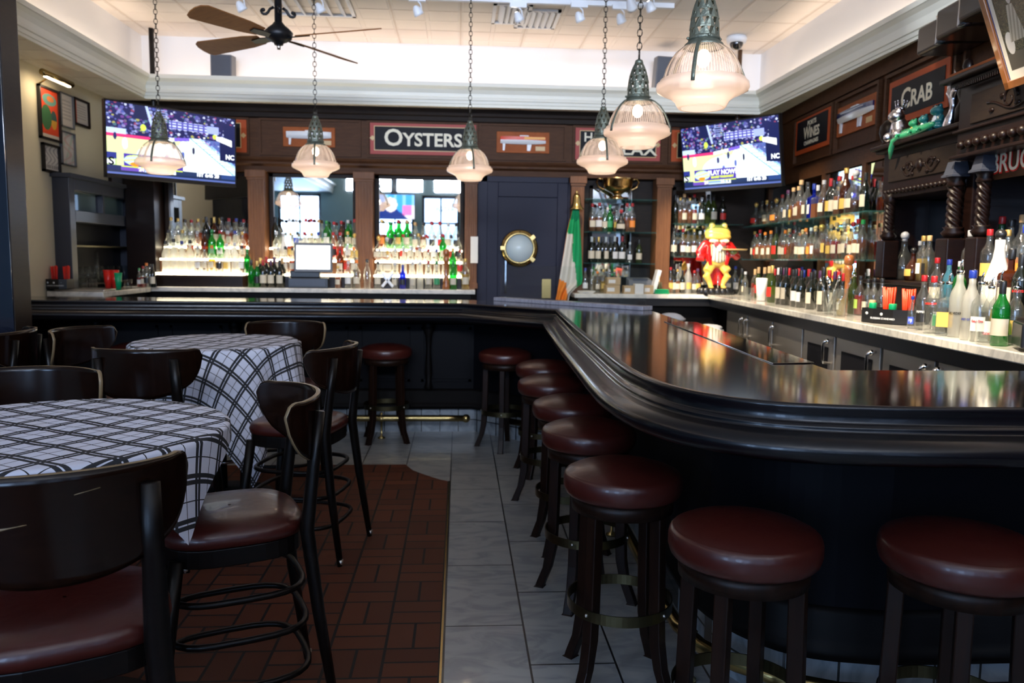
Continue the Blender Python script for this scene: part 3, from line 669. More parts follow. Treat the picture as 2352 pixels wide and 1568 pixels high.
def table(x, y, R_, zt, rot, lab, clab, H_=.80, pat=0, fl=1):
    t = thing('round_table', lab, 'table', (x, y, .003), 0, 'round pedestal tables')
    M().lathe([(.001, zt - .03), (R_ - .005, zt - .03), (R_, zt - .015), (R_ - .005, zt - .003), (.001, zt - .003)], n=48).build('tabletop', 'chairw', t)
    M().lathe([(.04, .05), (.035, zt - .06), (.12, zt - .032)], n=20).build('pedestal', 'iron', t)
    m = M(); m.lathe([(.30, 0), (.30, .012), (.06, .05), (.03, .06)], n=32); m.build('base', 'iron', t)
    m = M(); m.tube([(.235 * math.cos(a * PI / 16), .235 * math.sin(a * PI / 16), .26) for a in range(32)], .011, 10, closed=True); m.build('foot_ring', 'chrome', t)
    m = M(); n, k = 192, 30; vs = []; uv = []
    for j in range(k):
        for i in range(n):
            a = 2 * PI * i / n; c = a - rot - PI / 4
            ext = H_ / max(abs(math.cos(c)), abs(math.sin(c)))
            if j < 8: d = max(.001, (R_ - .012) * j / 7); r = d; z = zt + .0015 * math.sin(7 * a + 3) * (j / 7) + .0012 * math.sin(23 * d + 5 * a)
            else:
                s = (ext - R_ + .012) * (j - 7) / (k - 8); d = R_ - .012 + s; q = min(s, .02); hang = max(0, s - .02)
                fold = math.cos(8 * (a - rot)) * .55 + .25 * math.sin(13 * a + x * 9) + .2 * math.sin(5 * a + 1)
                r = R_ - .012 + q * .9 + .003 + hang * (.09 + .17 * fold) * fl; z = zt - .4 * q * q / .02 - hang * .985
            vs.append((r * math.cos(a), r * math.sin(a), z)); uv.append((.05 + d * math.cos(c - pat), .03 + d * math.sin(c - pat)))
    m.grid(vs, n, k, wrap=True); m.uv = uv
    o = m.build('tablecloth', 'plaid'); o.location = (x, y, .003); tag(o, clab, 'tablecloth', 'checked tablecloths')
table(-1.17, 2.31, .485, .917, math.radians(-26), 'round pedestal table in the left foreground under a checked cloth', 'black and white checked tablecloth in the left foreground', .535, .72, .45)
table(-1.39, 4.66, .46, .917, math.radians(-58), 'round pedestal table farther back under a checked cloth', 'black and white checked tablecloth on the farther table', .84)
table(-3.08, 4.50, .46, .917, math.radians(-20), 'round table at the left frame edge beyond the chairs', 'checked tablecloth just showing at the left frame edge', .74)

# ================================================================== PENDANTS
def links(m, x, y, z0, z1, step=.034, r=.0028, h=.042, wd=.013):
    z = z0; k = 0
    while z < z1:
        pts = [(math.cos(a) * wd, 0, z + h / 2 + math.sin(a) * h / 2) for a in [i * PI / 5 for i in range(10)]]
        if k % 2: pts = [(0, p[0], p[2]) for p in pts]
        m.tube([(p[0] + x, p[1] + y, p[2]) for p in pts], r, 5, closed=True); z += step; k += 1
ZP = 2.115
def make_pendant():
    t = thing('pendant_lamp', 'x x x x', 'pendant lamp', group='prismatic glass pendant lamps over the bar')
    m = M(); links(m, 0, 0, .362, CZ - ZP - .05); m.build('chain', 'chain', t)
    M().lathe([(.001, CZ - ZP - .10), (.02, CZ - ZP - .09), (.03, CZ - ZP - .04), (.06, CZ - ZP - .01), (.065, CZ - ZP)], n=20).build('ceiling_canopy', 'verdigris', t)
    m = M()
    rows = [(.055, .160, .054, .198), (.055, .192, .051, .234), (.052, .228, .045, .268), (.046, .260, .035, .300), (.036, .292, .019, .332)]
    for j, (r0, z0, r1, z1) in enumerate(rows):
        n = 9
        for i in range(n):
            a = 2 * PI * (i + .5 * (j % 2)) / n; d = PI / n * .98
            p = lambda r, an, z: (r * math.cos(an), r * math.sin(an), z)
            zb = z0
            m.add([p(r0, a - d, zb), p(r0 + .002, a, zb), p(r0, a + d, zb), p(r0 * .6 + r1 * .4, a + d * .62, zb + (z1 - zb) * .5), p(r1, a + d * .12, z1), p(r1, a - d * .12, z1), p(r0 * .6 + r1 * .4, a - d * .62, zb + (z1 - zb) * .5)],
                  [(0, 1, 5, 6), (1, 2, 3, 4), (1, 4, 5)])
    m.lathe([(.055, .150), (.060, .152), (.060, .160), (.055, .164)], n=24, cap=False); m.lathe([(.017, .326), (.021, .332), (.017, .344), (.006, .349)], n=16)
    m.build('pierced_gallery', 'verdigris', t, solid=.0035)
    m = M(); m.tube([(.014 * math.cos(i * PI / 6), 0, .360 + .014 * math.sin(i * PI / 6)) for i in range(12)], .003, 6, closed=True); m.build('hook', 'chain', t)
    m = M(); m.lathe([(.048, .160), (.056, .155), (.060, .147), (.074, .136), (.079, .124), (.074, .124)], n=28, cap=False)
    for k in range(4): a = k * PI / 2 + .4; m.sph((.064 * math.cos(a), .064 * math.sin(a), .158), .006, 8)
    m.build('collar', 'verdigris', t)
    m = M(); n = 128; pf = [(.056, .138), (.080, .126), (.105, .106), (.126, .078), (.141, .046), (.150, .016), (.152, .0)]; vs = []
    for r, z in pf: vs += [((r + .0016 * (1 if i % 2 else -1)) * math.cos(2 * PI * i / n), (r + .0016 * (1 if i % 2 else -1)) * math.sin(2 * PI * i / n), z) for i in range(n)]
    m.grid(vs, n, len(pf), wrap=True); m.build('ribbed_dome', 'dome', t)
    M().lathe([(.150, .004), (.164, .002), (.166, -.008), (.176, -.012), (.1785, -.03), (.174, -.040), (.150, -.052), (.122, -.064), (.104, -.080), (.094, -.100), (.088, -.106), (.080, -.104)], n=56, cap=False).build('frosted_bowl', 'frost', t)
    for k in range(3):
        a = math.radians(25 + 120 * k); m = M()
        m.tube([(r * math.cos(a), r * math.sin(a), z) for r, z in ((.066, .140), (.092, .128), (.120, .104), (.145, .068), (.163, .030), (.178, -.008), (.182, -.034))], .006, 8, flat=(.7, 1.3), upv=(-math.sin(a), math.cos(a), 0)); m.build('strap', 'verdigris', t)
    M().sph((0, 0, .085), .028, 14, sc=(1, 1, 1.25)).build('bulb', 'bulb', t)
    return t
pend = make_pendant()
def plamp(loc):
    d = bpy.data.lights.new('bulb_light', 'POINT'); d.energy = 1.3; d.color = (1, .76, .56); d.shadow_soft_size = .045
    o = bpy.data.objects.new('bulb_light', d); C.objects.link(o); o.location = (loc[0], loc[1], ZP + .01)
for i, (xp, wd, l) in enumerate([(1613.5, 208, 'largest pendant lamp, top right, nearest the camera'), (1463.5, 153, 'pendant lamp hanging just left of the largest one'), (1383.5, 117, 'pendant lamp in front of the sign ending LAX'),
        (1079, 104, 'pendant lamp at the right end of the OYSTERS sign'), (725.5, 105, 'pendant lamp in front of the white model yacht plaque'), (368, 105, 'pendant lamp hanging in front of the left television')]):
    D = .357 * F_PX / wd; p = py(xp, 300, D); loc = (p.x, D, ZP)
    # the px column of the shade, taken at the shade's own height
    q = ray(xp, {0: 190, 1: 290, 2: 355, 3: 380, 4: 375, 5: 372}[i]); loc = (q.x / q.y * D, D, ZP)
    if i == 0: pend.location = loc; pend.rotation_euler.z = -.40; pend['label'] = l
    else: dup(pend, loc, [0, 1.15, .1, .25, .2, .1][i], l)
    plamp(loc)

# ================================================================== CEILING FAN
fz = 2.95; fc = pz(640, 85, fz)
t = thing('ceiling_fan', 'four bladed ceiling fan with brown wooden blades and black scroll post', 'ceiling fan', (fc.x, fc.y, fz))
M().lathe([(.001, -.06), (.03, -.055), (.035, -.04), (.06, -.03), (.09, -.01), (.10, .03), (.07, .06), (.045, .08), (.03, .1)], n=28).build('motor', 'iron', t)
M().lathe([(.012, -.085), (.014, -.07), (.014, -.05)], n=12).build('finial', 'chrome', t)
M().lathe([(.026, .08), (.026, .50), (.05, .56), (.07, CZ - fz)], n=16).build('post', 'iron', t)
for k in range(4):
    a = k * PI / 2 + .3; m = M(); m.T = Matrix.Rotation(a, 4, 'Z')
    sp = [(.03 + .0, 0, .20)] + [(.05 + .035 * i / 6, 0, .20 - .06 * math.sin(i * PI / 12)) for i in range(1, 5)]
    cur = [(.10 + (.032 - .004 * i) * math.cos(-PI * .9 + i * .62), 0, .17 + (.032 - .004 * i) * math.sin(-PI * .9 + i * .62)) for i in range(8)]
    m.tube(sp[:2] + cur, .010, 8); m.sph(cur[-1], .014, 8)
    m.tube([(.03, 0, .40), (.06, 0, .38), (.075, 0, .33), (.05, 0, .28), (.03, 0, .26)], .009, 8); m.tube([(.075, 0, .33), (.11, 0, .34), (.12, 0, .37), (.10, 0, .385)], .008, 8)
    m.build('scroll', 'iron', t)
for xp, yp, ln, tw in ((440, 22, .66, .30), (462, 113, .78, .30), (872, 66, .72, .30), (826, 148, .80, .30)):
    q = pz(xp, yp, fz); a = math.atan2(q.y - fc.y, q.x - fc.x); ln = min(.80, max(.66, (q - fc).length))
    m = M(); m.T = Matrix.Rotation(a, 4, 'Z') @ Matrix.Rotation(tw, 4, 'X')
    m.prism([(.16, -.05), (.3, -.072), (ln - .05, -.092), (ln - .015, -.07), (ln, -.02), (ln, .03), (ln - .02, .07), (ln - .06, .092), (.3, .072), (.16, .05)], -.004, .004); bl = m.build('blade', 'blade', t, bev=.002)
    m = M(); m.T = Matrix.Rotation(a, 4, 'Z') @ Matrix.Rotation(tw, 4, 'X'); m.prism([(.05, -.02), (.16, -.03), (.24, -.02), (.24, .02), (.16, .03), (.05, .02)], -.012, -.004); m.build('blade_iron', 'iron', bl)

# ================================================================== painted flat pictures
def raster(name, w_, h_, nu, nv, fn, m_, par=None, mtx=None):
    me = bpy.data.meshes.new(name); vs = [(-w_ / 2 + w_ * i / nu, h_ / 2 - h_ * j / nv, 0) for j in range(nv + 1) for i in range(nu + 1)]
    fs = [(j * (nu + 1) + i, (j + 1) * (nu + 1) + i, (j + 1) * (nu + 1) + i + 1, j * (nu + 1) + i + 1) for j in range(nv) for i in range(nu)]
    me.from_pydata(vs, [], fs); me.materials.append(m_)
    ca = me.color_attributes.new('paint', 'FLOAT_COLOR', 'POINT'); buf = []
    for j in range(nv + 1):
        for i in range(nu + 1): c = fn(i / nu, j / nv); buf += [c[0], c[1], c[2], 1]
    ca.data.foreach_set('color', buf)
    o = bpy.data.objects.new(name, me); C.objects.link(o)
    if par: o.parent = par
    if mtx is not None: o.matrix_local = mtx
    return o
rd = random.Random(3)
crowd = [(rd.random(), rd.random() * .46, rd.uniform(.006, .014), rd.choice([(.06, .08, .30), (.16, .18, .42), (.12, .04, .22), (.50, .55, .80), (.05, .12, .16), (.30, .30, .08), (.22, .04, .09), (.25, .30, .55), (.07, .07, .28), (.10, .10, .30), (.20, .18, .40)])) for _ in range(420)]
crowd2 = [(lambda q: (.70 + q * .17 + rd.uniform(-.02, .035), .37 + q * .30 + rd.uniform(-.05, .05)))(rd.random()) + (.009, rd.choice([(.6, .65, .9), (.2, .2, .5), (.5, .15, .2), (.85, .9, 1)])) for _ in range(90)]
cells = {}
for c in crowd + crowd2:
    for i in range(int((c[0] - .02) * 40), int((c[0] + .02) * 40) + 1):
        for j in range(int((c[1] - .03) * 30), int((c[1] + .03) * 30) + 1): cells.setdefault((i, j), []).append(c)
players = [(.13, .56, .020, .16, (.75, .85, 1)), (.33, .60, .012, .09, (.8, .85, .95)), (.385, .57, .014, .10, (.03, .02, .12)), (.45, .52, .013, .09, (.75, .8, .95)), (.495, .51, .014, .11, (.03, .04, .12)),
           (.44, .70, .014, .08, (.1, .12, .45)), (.565, .64, .014, .10, (.08, .12, .4)), (.65, .56, .012, .11, (.02, .02, .06)), (.535, .62, .010, .07, (.85, .9, 1)), (.06, .47, .012, .10, (.02, .02, .1)), (.60, .45, .01, .06, (.5, .6, .9)), (.28, .66, .012, .05, (.8, .85, .95))]
def tvpix(u, v):
    if v > .945: return (.01, .02, .06) if v < .975 else (.08, .12, .35)
    if v > .875:
        if v < .89 and .10 < u < .56: return (.6, .8, .05)
        if u < .10: return (.01, .02, .09)
        if u < .27: return (.12, .06, .38) if u < .22 or v > .915 else (.3, .2, .6)
        if u < .455: return (.18, .30, .62) if v < .92 else (.45, .6, .95)
        if u < .505: return (.9, 1, 1) if abs(u - .48) > .009 or abs(v - .91) > .02 else (.1, .15, .3)
        if u < .88: return (.015, .03, .09)
        return (.02, .05, .18)
    if .12 < u < .565 and .70 < v:
        c = (.06, .03, .32)
        if ((u - .205) / .085) ** 2 + ((v - .79) / .075) ** 2 < 1: c = (.45, .75, .75) if (u * 3 + v * 9) % .5 > .2 else (.55, .85, .2)
        if ((u - .20) / .035) ** 2 + ((v - .845) / .03) ** 2 < 1: c = (1, .25, .02)
        return c
    if u < .07 and v > .70: return (.02, .03, .2) if v < .79 else ((.85, .9, 1) if .8 < v < .865 and u < .055 else (.35, .5, .2))
    for x, y, a, b_, c in players:
        if ((u - x) / a) ** 2 + ((v - y) / b_ * 2) ** 2 < 1: return c
    fl = .435 if u < .32 else (.435 - (u - .32) * .20 if u < .62 else .375 + (u - .62) * .0)
    if u > .84 and v > .30 + .0 and v < .36 + (u - .84) * .55 and v > .28 + (u - .84) * .42 and u < .975: return (.9, .95, 1)
    if u > .87 and .34 < v < .66 + (u - .87) * .2: return (.008, .012, .06)
    bx = .62 + (v - .38) * .72
    if v > fl:
        if v < fl + .045 and u < .34: return (.62, .03, .16)
        if v < fl + .05 and .34 <= u < .62: return (.75, .8, 1) if u < .5 else (.16, .1, .6)
        if u > bx + .085 + v * .03 and v < .70 + (u - .9) * .3:
            for x, y, r, c in cells.get((int(u * 40), int(v * 30)), []):
                if (u - x) ** 2 + (v - y) ** 2 < r * r: return c
            return (.08, .12, .35) if u > bx + .13 else (.25, .45, .85)
        if u > bx + .015 and u < bx + .015 + .035 + v * .07:
            return (.30, .55, .85) if int((v * v) * 26) != int(((v + .012) ** 2) * 26) else (.85, .97, 1)
        if bx < u < bx + .015: return (.15, .35, .6)
        if u > bx: return (.35, .6, .95)
        k = ((u - .46) / .25) ** 2 + ((v - .72) / .22) ** 2
        if k < 1: return (.62, .82, .85) if u < .5 else (.85, .97, 1)
        if u > .50 + (.62 - v) * .3: return (.80, .95, 1)
        return (.62, .68, .34)
    if .46 < u < .86 and .15 + (u - .46) * .02 < v < .27:
        return (.30, .36, .85) if u > .76 else ((.55, .62, .95) if (int(u * 70) % 3 and int(v * 50) % 2) else (.08, .08, .35))
    if ((u - .83) / .02) ** 2 + ((v - .31) / .035) ** 2 < 1 or ((u - .265) / .02) ** 2 + ((v - .31) / .05) ** 2 < 1: return (.55, .85, .08)
    if u < .14 and .36 < v < .44: return (.45, .6, .8)
    if (.28 + v * .15 < u < .30 + v * .15 and v < .3): return (.4, .5, .85)
    if .36 < u < .45 and v < .2 and int(v * 60) % 2: return (.2, .25, .5)
    if .20 < u < .30 and v < .2: return (.008, .012, .06)
    if .90 < u and v > .1: return (.008, .012, .07)
    for x, y, r, c in cells.get((int(u * 40), int(v * 30)), []):
        if (u - x) ** 2 + ((v - y) * .7) ** 2 < r * r: return c
    return (.010, .012, .075)
MT['tvscreen'] = attr_mat('tv_screen_light', 1.15, .2)
MT['tvtext'] = mat('tv_white_text', (0, 0, 0), .3, emis=(.85, .92, 1), es=1.1); MT['tvtexty'] = mat('tv_yellow_text', (0, 0, 0), .3, emis=(.7, .85, .1), es=.9)
def plane_mtx(c, right, tilt):
    """XY plane: x along 'right' (horizontal), y up, normal toward the viewer, leaning forward by tilt"""
    r = Vector((right[0], right[1], 0)).normalized(); n = Vector((r.y, -r.x, 0)); up = Vector((0, 0, 1))
    u = (up * math.cos(tilt) + n * math.sin(tilt)).normalized(); nn_ = r.cross(u)
    return Matrix.Translation(c) @ Matrix((r, u, nn_)).transposed().to_4x4()
def tv(lab, pl, YL, prr, YR, tilt, post, fn, tw=None, asp=.57):
    a = py(*pl, YL); b_ = py(*prr, YR); c = (a + b_) / 2; w_ = Vector((b_.x - a.x, b_.y - a.y)).length; h = w_ * asp
    t = thing('television', lab, 'television', mtx=plane_mtx(c, (b_.x - a.x, b_.y - a.y), tilt))
    M().b(-w_ / 2, -h / 2, -.045, w_ / 2, h / 2, -.003).build('casing', 'blackp', t, bev=.004)
    m = M()
    for q in ((-w_ / 2, -h / 2, w_ / 2, -h / 2 + .035), (-w_ / 2, h / 2 - .014, w_ / 2, h / 2), (-w_ / 2, -h / 2, -w_ / 2 + .012, h / 2), (w_ / 2 - .012, -h / 2, w_ / 2, h / 2)): m.b(q[0], q[1], -.003, q[2], q[3], .004)
    m.build('bezel', 'blackp', t)
    sw, sh = w_ - .024, h - .049
    s = raster('screen', sw, sh, 240, 135, fn, MT['tvscreen'], t, Matrix.Translation((0, .0105, .0)))
    if tw:
        for st, u, v, size, mm, xs in (('PLAY NOW!', .42, .765, .062, 'tvtext', 1), ('BRACKET TOURNAMENT', .42, .835, .026, 'tvtexty', .9), ('24', .245, .912, .045, 'tvtext', 1), ('26', .42, .912, .045, 'tvtext', 1), ('1ST', .70, .912, .045, 'tvtext', 1), ('6:46', .775, .912, .045, 'tvtext', 1), ('20', .84, .912, .045, 'tvtext', 1), ('NC', .955, .60, .06, 'tvtext', 1), ('S', .03, .83, .09, 'navy', 1.2)):
            text(st, size, mm, s, 'screen_text', Matrix.Translation(((u - .5) * sw, (.5 - v) * sh, .0015)), .0025, .0003, xs=xs)
    cm = t.matrix_world.inverted()
    q = pz(*post[0], CZ); bk = t.matrix_world @ Vector((0, .0, -.05))
    m = M(); pzb = c.z - .1; m.cyl((q.x, q.y, CZ), (q.x, q.y, pzb), .024); ob = m.build('ceiling_pole', post[1], t); ob.matrix_parent_inverse = cm
    m = M(); m.cyl((q.x, q.y, c.z), bk, .02); m.b(-.0, -.0, 0, .0001, .0001, .0001); ob = m.build('bracket_arm', 'iron', t); ob.matrix_parent_inverse = cm
    M().b(-.15, -.12, -.06, .15, .12, -.045).build('mount_plate', 'iron', t)
    return t
tv('left television showing a basketball game, above the pass-through', (241, 324), 7.08, (542, 345), 7.95, .03, ((347, 65), 'iron'), tvpix, True, .535)
tv('right television showing a basketball game, above the frog statue', (1567, 366), 8.2, (1794, 348), 7.25, .16, ((1700, 115), wood('pole_wood', (.05, .02, .01), (.1, .05, .02))), tvpix, True)
def talkpix(u, v):
    if ((u - .58) / .16) ** 2 + ((v - .42) / .30) ** 2 < 1: return (.95, .85, .8)
    if v > .55 and abs(u - .6) < .1 + (v - .5) * .7: return (.01, .03, .2)
    if u < .3 and v > .45: return (.9, .2, .5) if v < .85 and u > .05 else (.8, .8, .9)
    return (.05, .35, .95) if int(u * 14) % 3 else (.25, .55, 1)
t = thing('television', 'television by the street windows, seen only in the bar mirrors', 'television', mtx=Matrix.Translation((-1.55, -2.2, 2.58)) @ Matrix.Rotation(PI, 4, 'Z') @ UPR)
M().b(-.5, -.30, -.05, .5, .30, -.002).build('casing', 'blackp', t); raster('screen', .97, .56, 40, 24, talkpix, MT['tvscreen'], t); M().b(-.08, .28, -.2, .08, .98, -.06).build('bracket_arm', 'iron', t)

# ================================================================== CEILING FITTINGS
m = M(); a = pz(590, 4, CZ - .06); b_ = pz(1475, 12, CZ - .06)
t = thing('light_track', 'white ceiling light track crossing the top of the view', 'light track', ((a.x + b_.x) / 2, (a.y + b_.y) / 2, CZ - .04))
M().b(-(b_.x - a.x) / 2 - .3, -.02, 0, (b_.x - a.x) / 2 + .3, .02, .039).build('track_bar', 'whitep', t)
for k, (xp, yp, on, l) in enumerate([(552, 14, 0, 'white track spotlight left of the fan, unlit'), (733, 18, 0, 'white track spotlight just right of the fan post, unlit'), (958, 24, 0, 'unlit white track spotlight between the fan and third pendant'), (1190, 38, 1, 'glowing white track spotlight beside the ceiling vent'), (1330, 38, 0, 'unlit white track spotlight right of the glowing one'), (1425, 42, 0, 'unlit white track spotlight nearest the second pendant chain'), (1493, 14, 1, 'lit white spotlight at the right end of the track')]):
    c = pz(xp, yp, CZ - .15)
    t = thing('track_spotlight', l, 'spotlight', c, 0, 'white track spotlights')
    m = M(); m.b(-.07, -.02, .07, .07, .02, .112); m.build('adapter_box', 'whitep', t)
    m = M(); m.tube([(.0, 0, .08), (.03, 0, .05), (.035, 0, .01), (.03, 0, -.02)], .006, 6); m.build('swivel_arm', 'whitep', t)
    m = M(); m.T = Matrix.Rotation(-.5, 4, 'Y') @ Matrix.Rotation(.3, 4, 'X'); m.lathe([(.012, .04), (.028, .02), (.04, -.02), (.042, -.04), (.038, -.04), (.03, -.02)], n=20, cap=False); m.build('lamp_head', 'whitep', t)
    m = M(); m.T = Matrix.Rotation(-.5, 4, 'Y') @ Matrix.Rotation(.3, 4, 'X'); m.lathe([(.001, -.025), (.034, -.025), (.034, -.028)], n=20); m.build('lens', 'lenson' if on else 'lens', t)
def aimed(loc, tgt, lab, power, col, ang):  # extra heads above the view, added to brighten bottles, counter and statue
    d = (Vector(tgt) - Vector(loc)).normalized(); Q = (-d).to_track_quat('Z', 'Y').to_matrix().to_4x4()
    t = thing('track_spotlight', lab, 'spotlight', loc, 0, 'added track spotlights above the bar, out of view')
    M().b(-.02, -.07, .07, .02, .07, CZ - loc[2] - .031).build('adapter_box', 'whitep', t); M().tube([(0, 0, .075), (.03, 0, .05), (.03, 0, 0)], .006, 6).build('swivel_arm', 'whitep', t)
    m = M(); m.T = Q; m.lathe([(.012, .05), (.03, .03), (.042, -.02), (.044, -.045), (.038, -.04), (.03, -.0)], n=20, cap=False); m.build('lamp_head', 'whitep', t)
    spot('spot_beam', Vector(loc) + d * .06, tgt, power, col, ang, .03)
t = thing('light_track', 'added white ceiling light track above the bar leg, out of view', 'light track', (1.35, 4.0, CZ - .03)); M().b(-.02, -2.1, 0, .02, 2.6, .029).build('track_bar', 'whitep', t)  # unseen track, added to carry the extra spotlights
SPW = (1, .84, .62)
for k, (y, tg, pw, an) in enumerate(((2.3, RW(3.1, .45, 1.25), 150, .75), (3.2, RW(4.0, .50, 1.2), 150, .75), (4.2, RW(5.0, .45, 1.25), 110, .75), (5.2, RW(6.1, .4, 1.3), 110, .8), (6.0, RW(7.3, .4, 1.3), 120, .8), (6.5, (2.55, 8.0, 1.5), 150, .55))):
    aimed((1.35, y, CZ - .14), tg, 'added unseen spotlight on bar leg track aimed at back counter, ' + ['nearest the camera', 'second from the camera', 'third from the camera', 'fourth from the camera', 'fifth from the camera', 'farthest, lighting the frog'][k], pw * 2.4, SPW, an)
aimed((1.35, 3.7, CZ - .14), (3.05, 4.75, 3.08), 'added unseen spotlight on the bar leg track, turned to the crown moulding', 60, (.82, .90, 1), .55)  # added beam makes the bright patch on the right crown
for x, tg, pw in ((-2.2, (-2.55, 8.1, 1.3), 60), (-1.2, (-1.5, 8.1, 1.3), 60), (-.2, (-.4, 8.1, 1.3), 60), (1.2, (1.6, 8.2, 1.4), 80)):
    spot('spot_beam', (x, 6.95, CZ - .2), tg, pw, SPW, .8, .03)
def vent(x0, y0, x1, y1, l):
    a = pz(x0, y0, CZ); b_ = pz(x1, y1, CZ); c = (a + b_) / 2; w_ = abs(b_.x - a.x) / 2; d = abs(a.y - b_.y) / 2
    t = thing('ceiling_vent', l, 'vent', (c.x, c.y, CZ - .02))
    m = M()
    for q in ((-w_, -d, w_, -d + .03), (-w_, d - .03, w_, d), (-w_, -d, -w_ + .03, d), (w_ - .03, -d, w_, d)): m.b(q[0], q[1], 0, q[2], q[3], .019)
    m.build('vent_frame', 'whitep', t)
    for k in range(5): xx = -w_ + .05 + (2 * w_ - .1) * (k + .5) / 5; m = M(); m.T = Matrix.Translation((xx, 0, .01)) @ Matrix.Rotation(.6, 4, 'Y'); m.b(-.035, -d + .03, -.002, .035, d - .03, .002); m.build('slat', 'whitep', t)
vent(1128, 50, 1225, 8, 'slatted white ceiling vent by the glowing spotlight'); vent(640, 30, 790, -30, 'slatted white ceiling vent behind the fan post'); vent(1180, 60, 1290, 22, 'second slatted vent beside the glowing spotlight')
c = pz(1692, 84, CZ); t = thing('security_camera', 'black dome security camera on a white ceiling mount', 'camera', (c.x, c.y, CZ))
M().lathe([(.001, -.06), (.09, -.06), (.10, -.02), (.09, 0)], n=24).build('mount', 'whitep', t); M().sph((0, 0, -.065), .065, 18, sc=(1, 1, 1)).build('camera_dome', mat('dome_black', (.01, .01, .012), .08, coat=1), t)
def speaker(x0, y0, x1, y1, Y, l):
    a = py(x0, y0, Y); b_ = py(x1, y1, Y); t = thing('speaker', l, 'speaker', ((a.x + b_.x) / 2, Y + .06, (a.z + b_.z) / 2)); w_ = (b_.x - a.x) / 2; h = (a.z - b_.z) / 2
    t.rotation_euler = (.12, .04, 0)
    M().b(-w_, -.06, -h, w_, .10, h).build('cabinet', 'greyp', t, bev=.01); M().b(-w_ + .012, -.066, -h + .012, w_ - .012, -.06, h - .012).build('grille', 'slate', t)
    M().b(-.02, .09, -.02, .02, .22, .02).build('wall_bracket', 'greyp', t)
speaker(482, 122, 533, 178, 8.12, 'grey wall speaker hanging below the fan blades'); speaker(1508, 128, 1562, 214, 8.12, 'grey wall speaker half hidden behind the largest pendant')

# ================================================================== SIGNS AND PLAQUES
def sign(lab, mtx, w_, h, lines, edge='orange', inner=.11, diamonds=True, name='painted_sign', line=True):
    t = thing(name, lab, 'sign', mtx=mtx)
    M().b(-w_ / 2, -h / 2, -.012, w_ / 2, h / 2, 0).build('board', edge, t, bev=.002)
    bx, by = w_ / 2 - inner * h * 1.5, h / 2 - inner * h * 1.4
    if line: M().b(-bx - .008, -by - .008, 0, bx + .008, by + .008, .0015).build('gold_line', 'gold', t)
    M().b(-bx, -by, .0015, bx, by, .0035).build('black_field', 'signblk', t)
    if diamonds:
        for s in (-1, 1):
            c = s * (bx + w_ / 2) / 2; m = M(); m.prism([(c - .028, 0), (c, -.028), (c + .028, 0), (c, .028)], 0, .002); m.build('diamond', 'gold', t)
    for s, size, x, y, xs, sm_ in lines: text(s, size, 'ivory', t, 'lettering', Matrix.Translation((x, y, .004)), size * .018, .001, xs=xs, small=sm_)
    return t
def bm_(x0, y0, x1, y1, Y=YF - .002):
    a = py(x0, y0, Y); b_ = py(x1, y1, Y); c = (a + b_) / 2; c.y = Y - .012; return Matrix.Translation(c) @ UPR, abs(b_.x - a.x), abs(a.z - b_.z)
mt, w_, h = bm_(850, 280, 1097, 359)
sign('long black sign reading OYSTERS in a rose border', mt, w_, h, [('Oysters', .235, -.01, -.0, 1.02, .78)], 'rose', .10)
mt, w_, h = bm_(1322, 290, 1515, 372)
sign('black sign ending in LAX behind the pendant lamps', mt, w_, h, [('H', .13, -w_ * .35, h * .17, 1, None), ('LAX', .16, w_ * .25, -h * .17, 1.25, None)], 'rose', .10)
mt, w_, h = bm_(455, 268, 568, 352)
sign('orange edged black sign end showing right of the left television', mt, w_, h, [], 'orange', .12)
mt, w_, h = bm_(1543, 292, 1660, 378)
sign('orange edged black sign end showing left of the right television', mt, w_, h, [], 'orange', .12)
def rsign(lab, x0, yt0, yb0, x1, yt1, yb1, lines, n=.02, **kw):
    s0, za = pr(x0, yt0, n); _, zb = pr(x0, yb0, n); s1, zc = pr(x1, yt1, n); _, zd = pr(x1, yb1, n)
    w_ = s0 - s1; h = ((za - zb) + (zc - zd)) / 2; mt = RM @ Matrix.Translation((-n, (s0 + s1) / 2, (za + zb + zc + zd) / 4)) @ facing_left()
    return sign(lab, mt, w_, h, lines(w_, h), **kw)
rsign('black sign reading PORTS WINES CHAMPAGNES in an orange border', 1830, 268, 352, 1908, 246, 336, lambda w_, h: [('PORTS', h * .17, 0, h * .25, 1.2, None), ('Wines', h * .44, 0, .0, .95, .8), ('CHAMPAGNES', h * .145, 0, -h * .26, 1.05, None)], diamonds=False, inner=.085, line=False)
rsign('large black sign reading CRAB in an orange border', 2044, 187, 283, 2184, 133, 252, lambda w_, h: [('Crab', h * .62, 0, -h * .02, 1.0, .8)], diamonds=False, inner=.10, line=False)
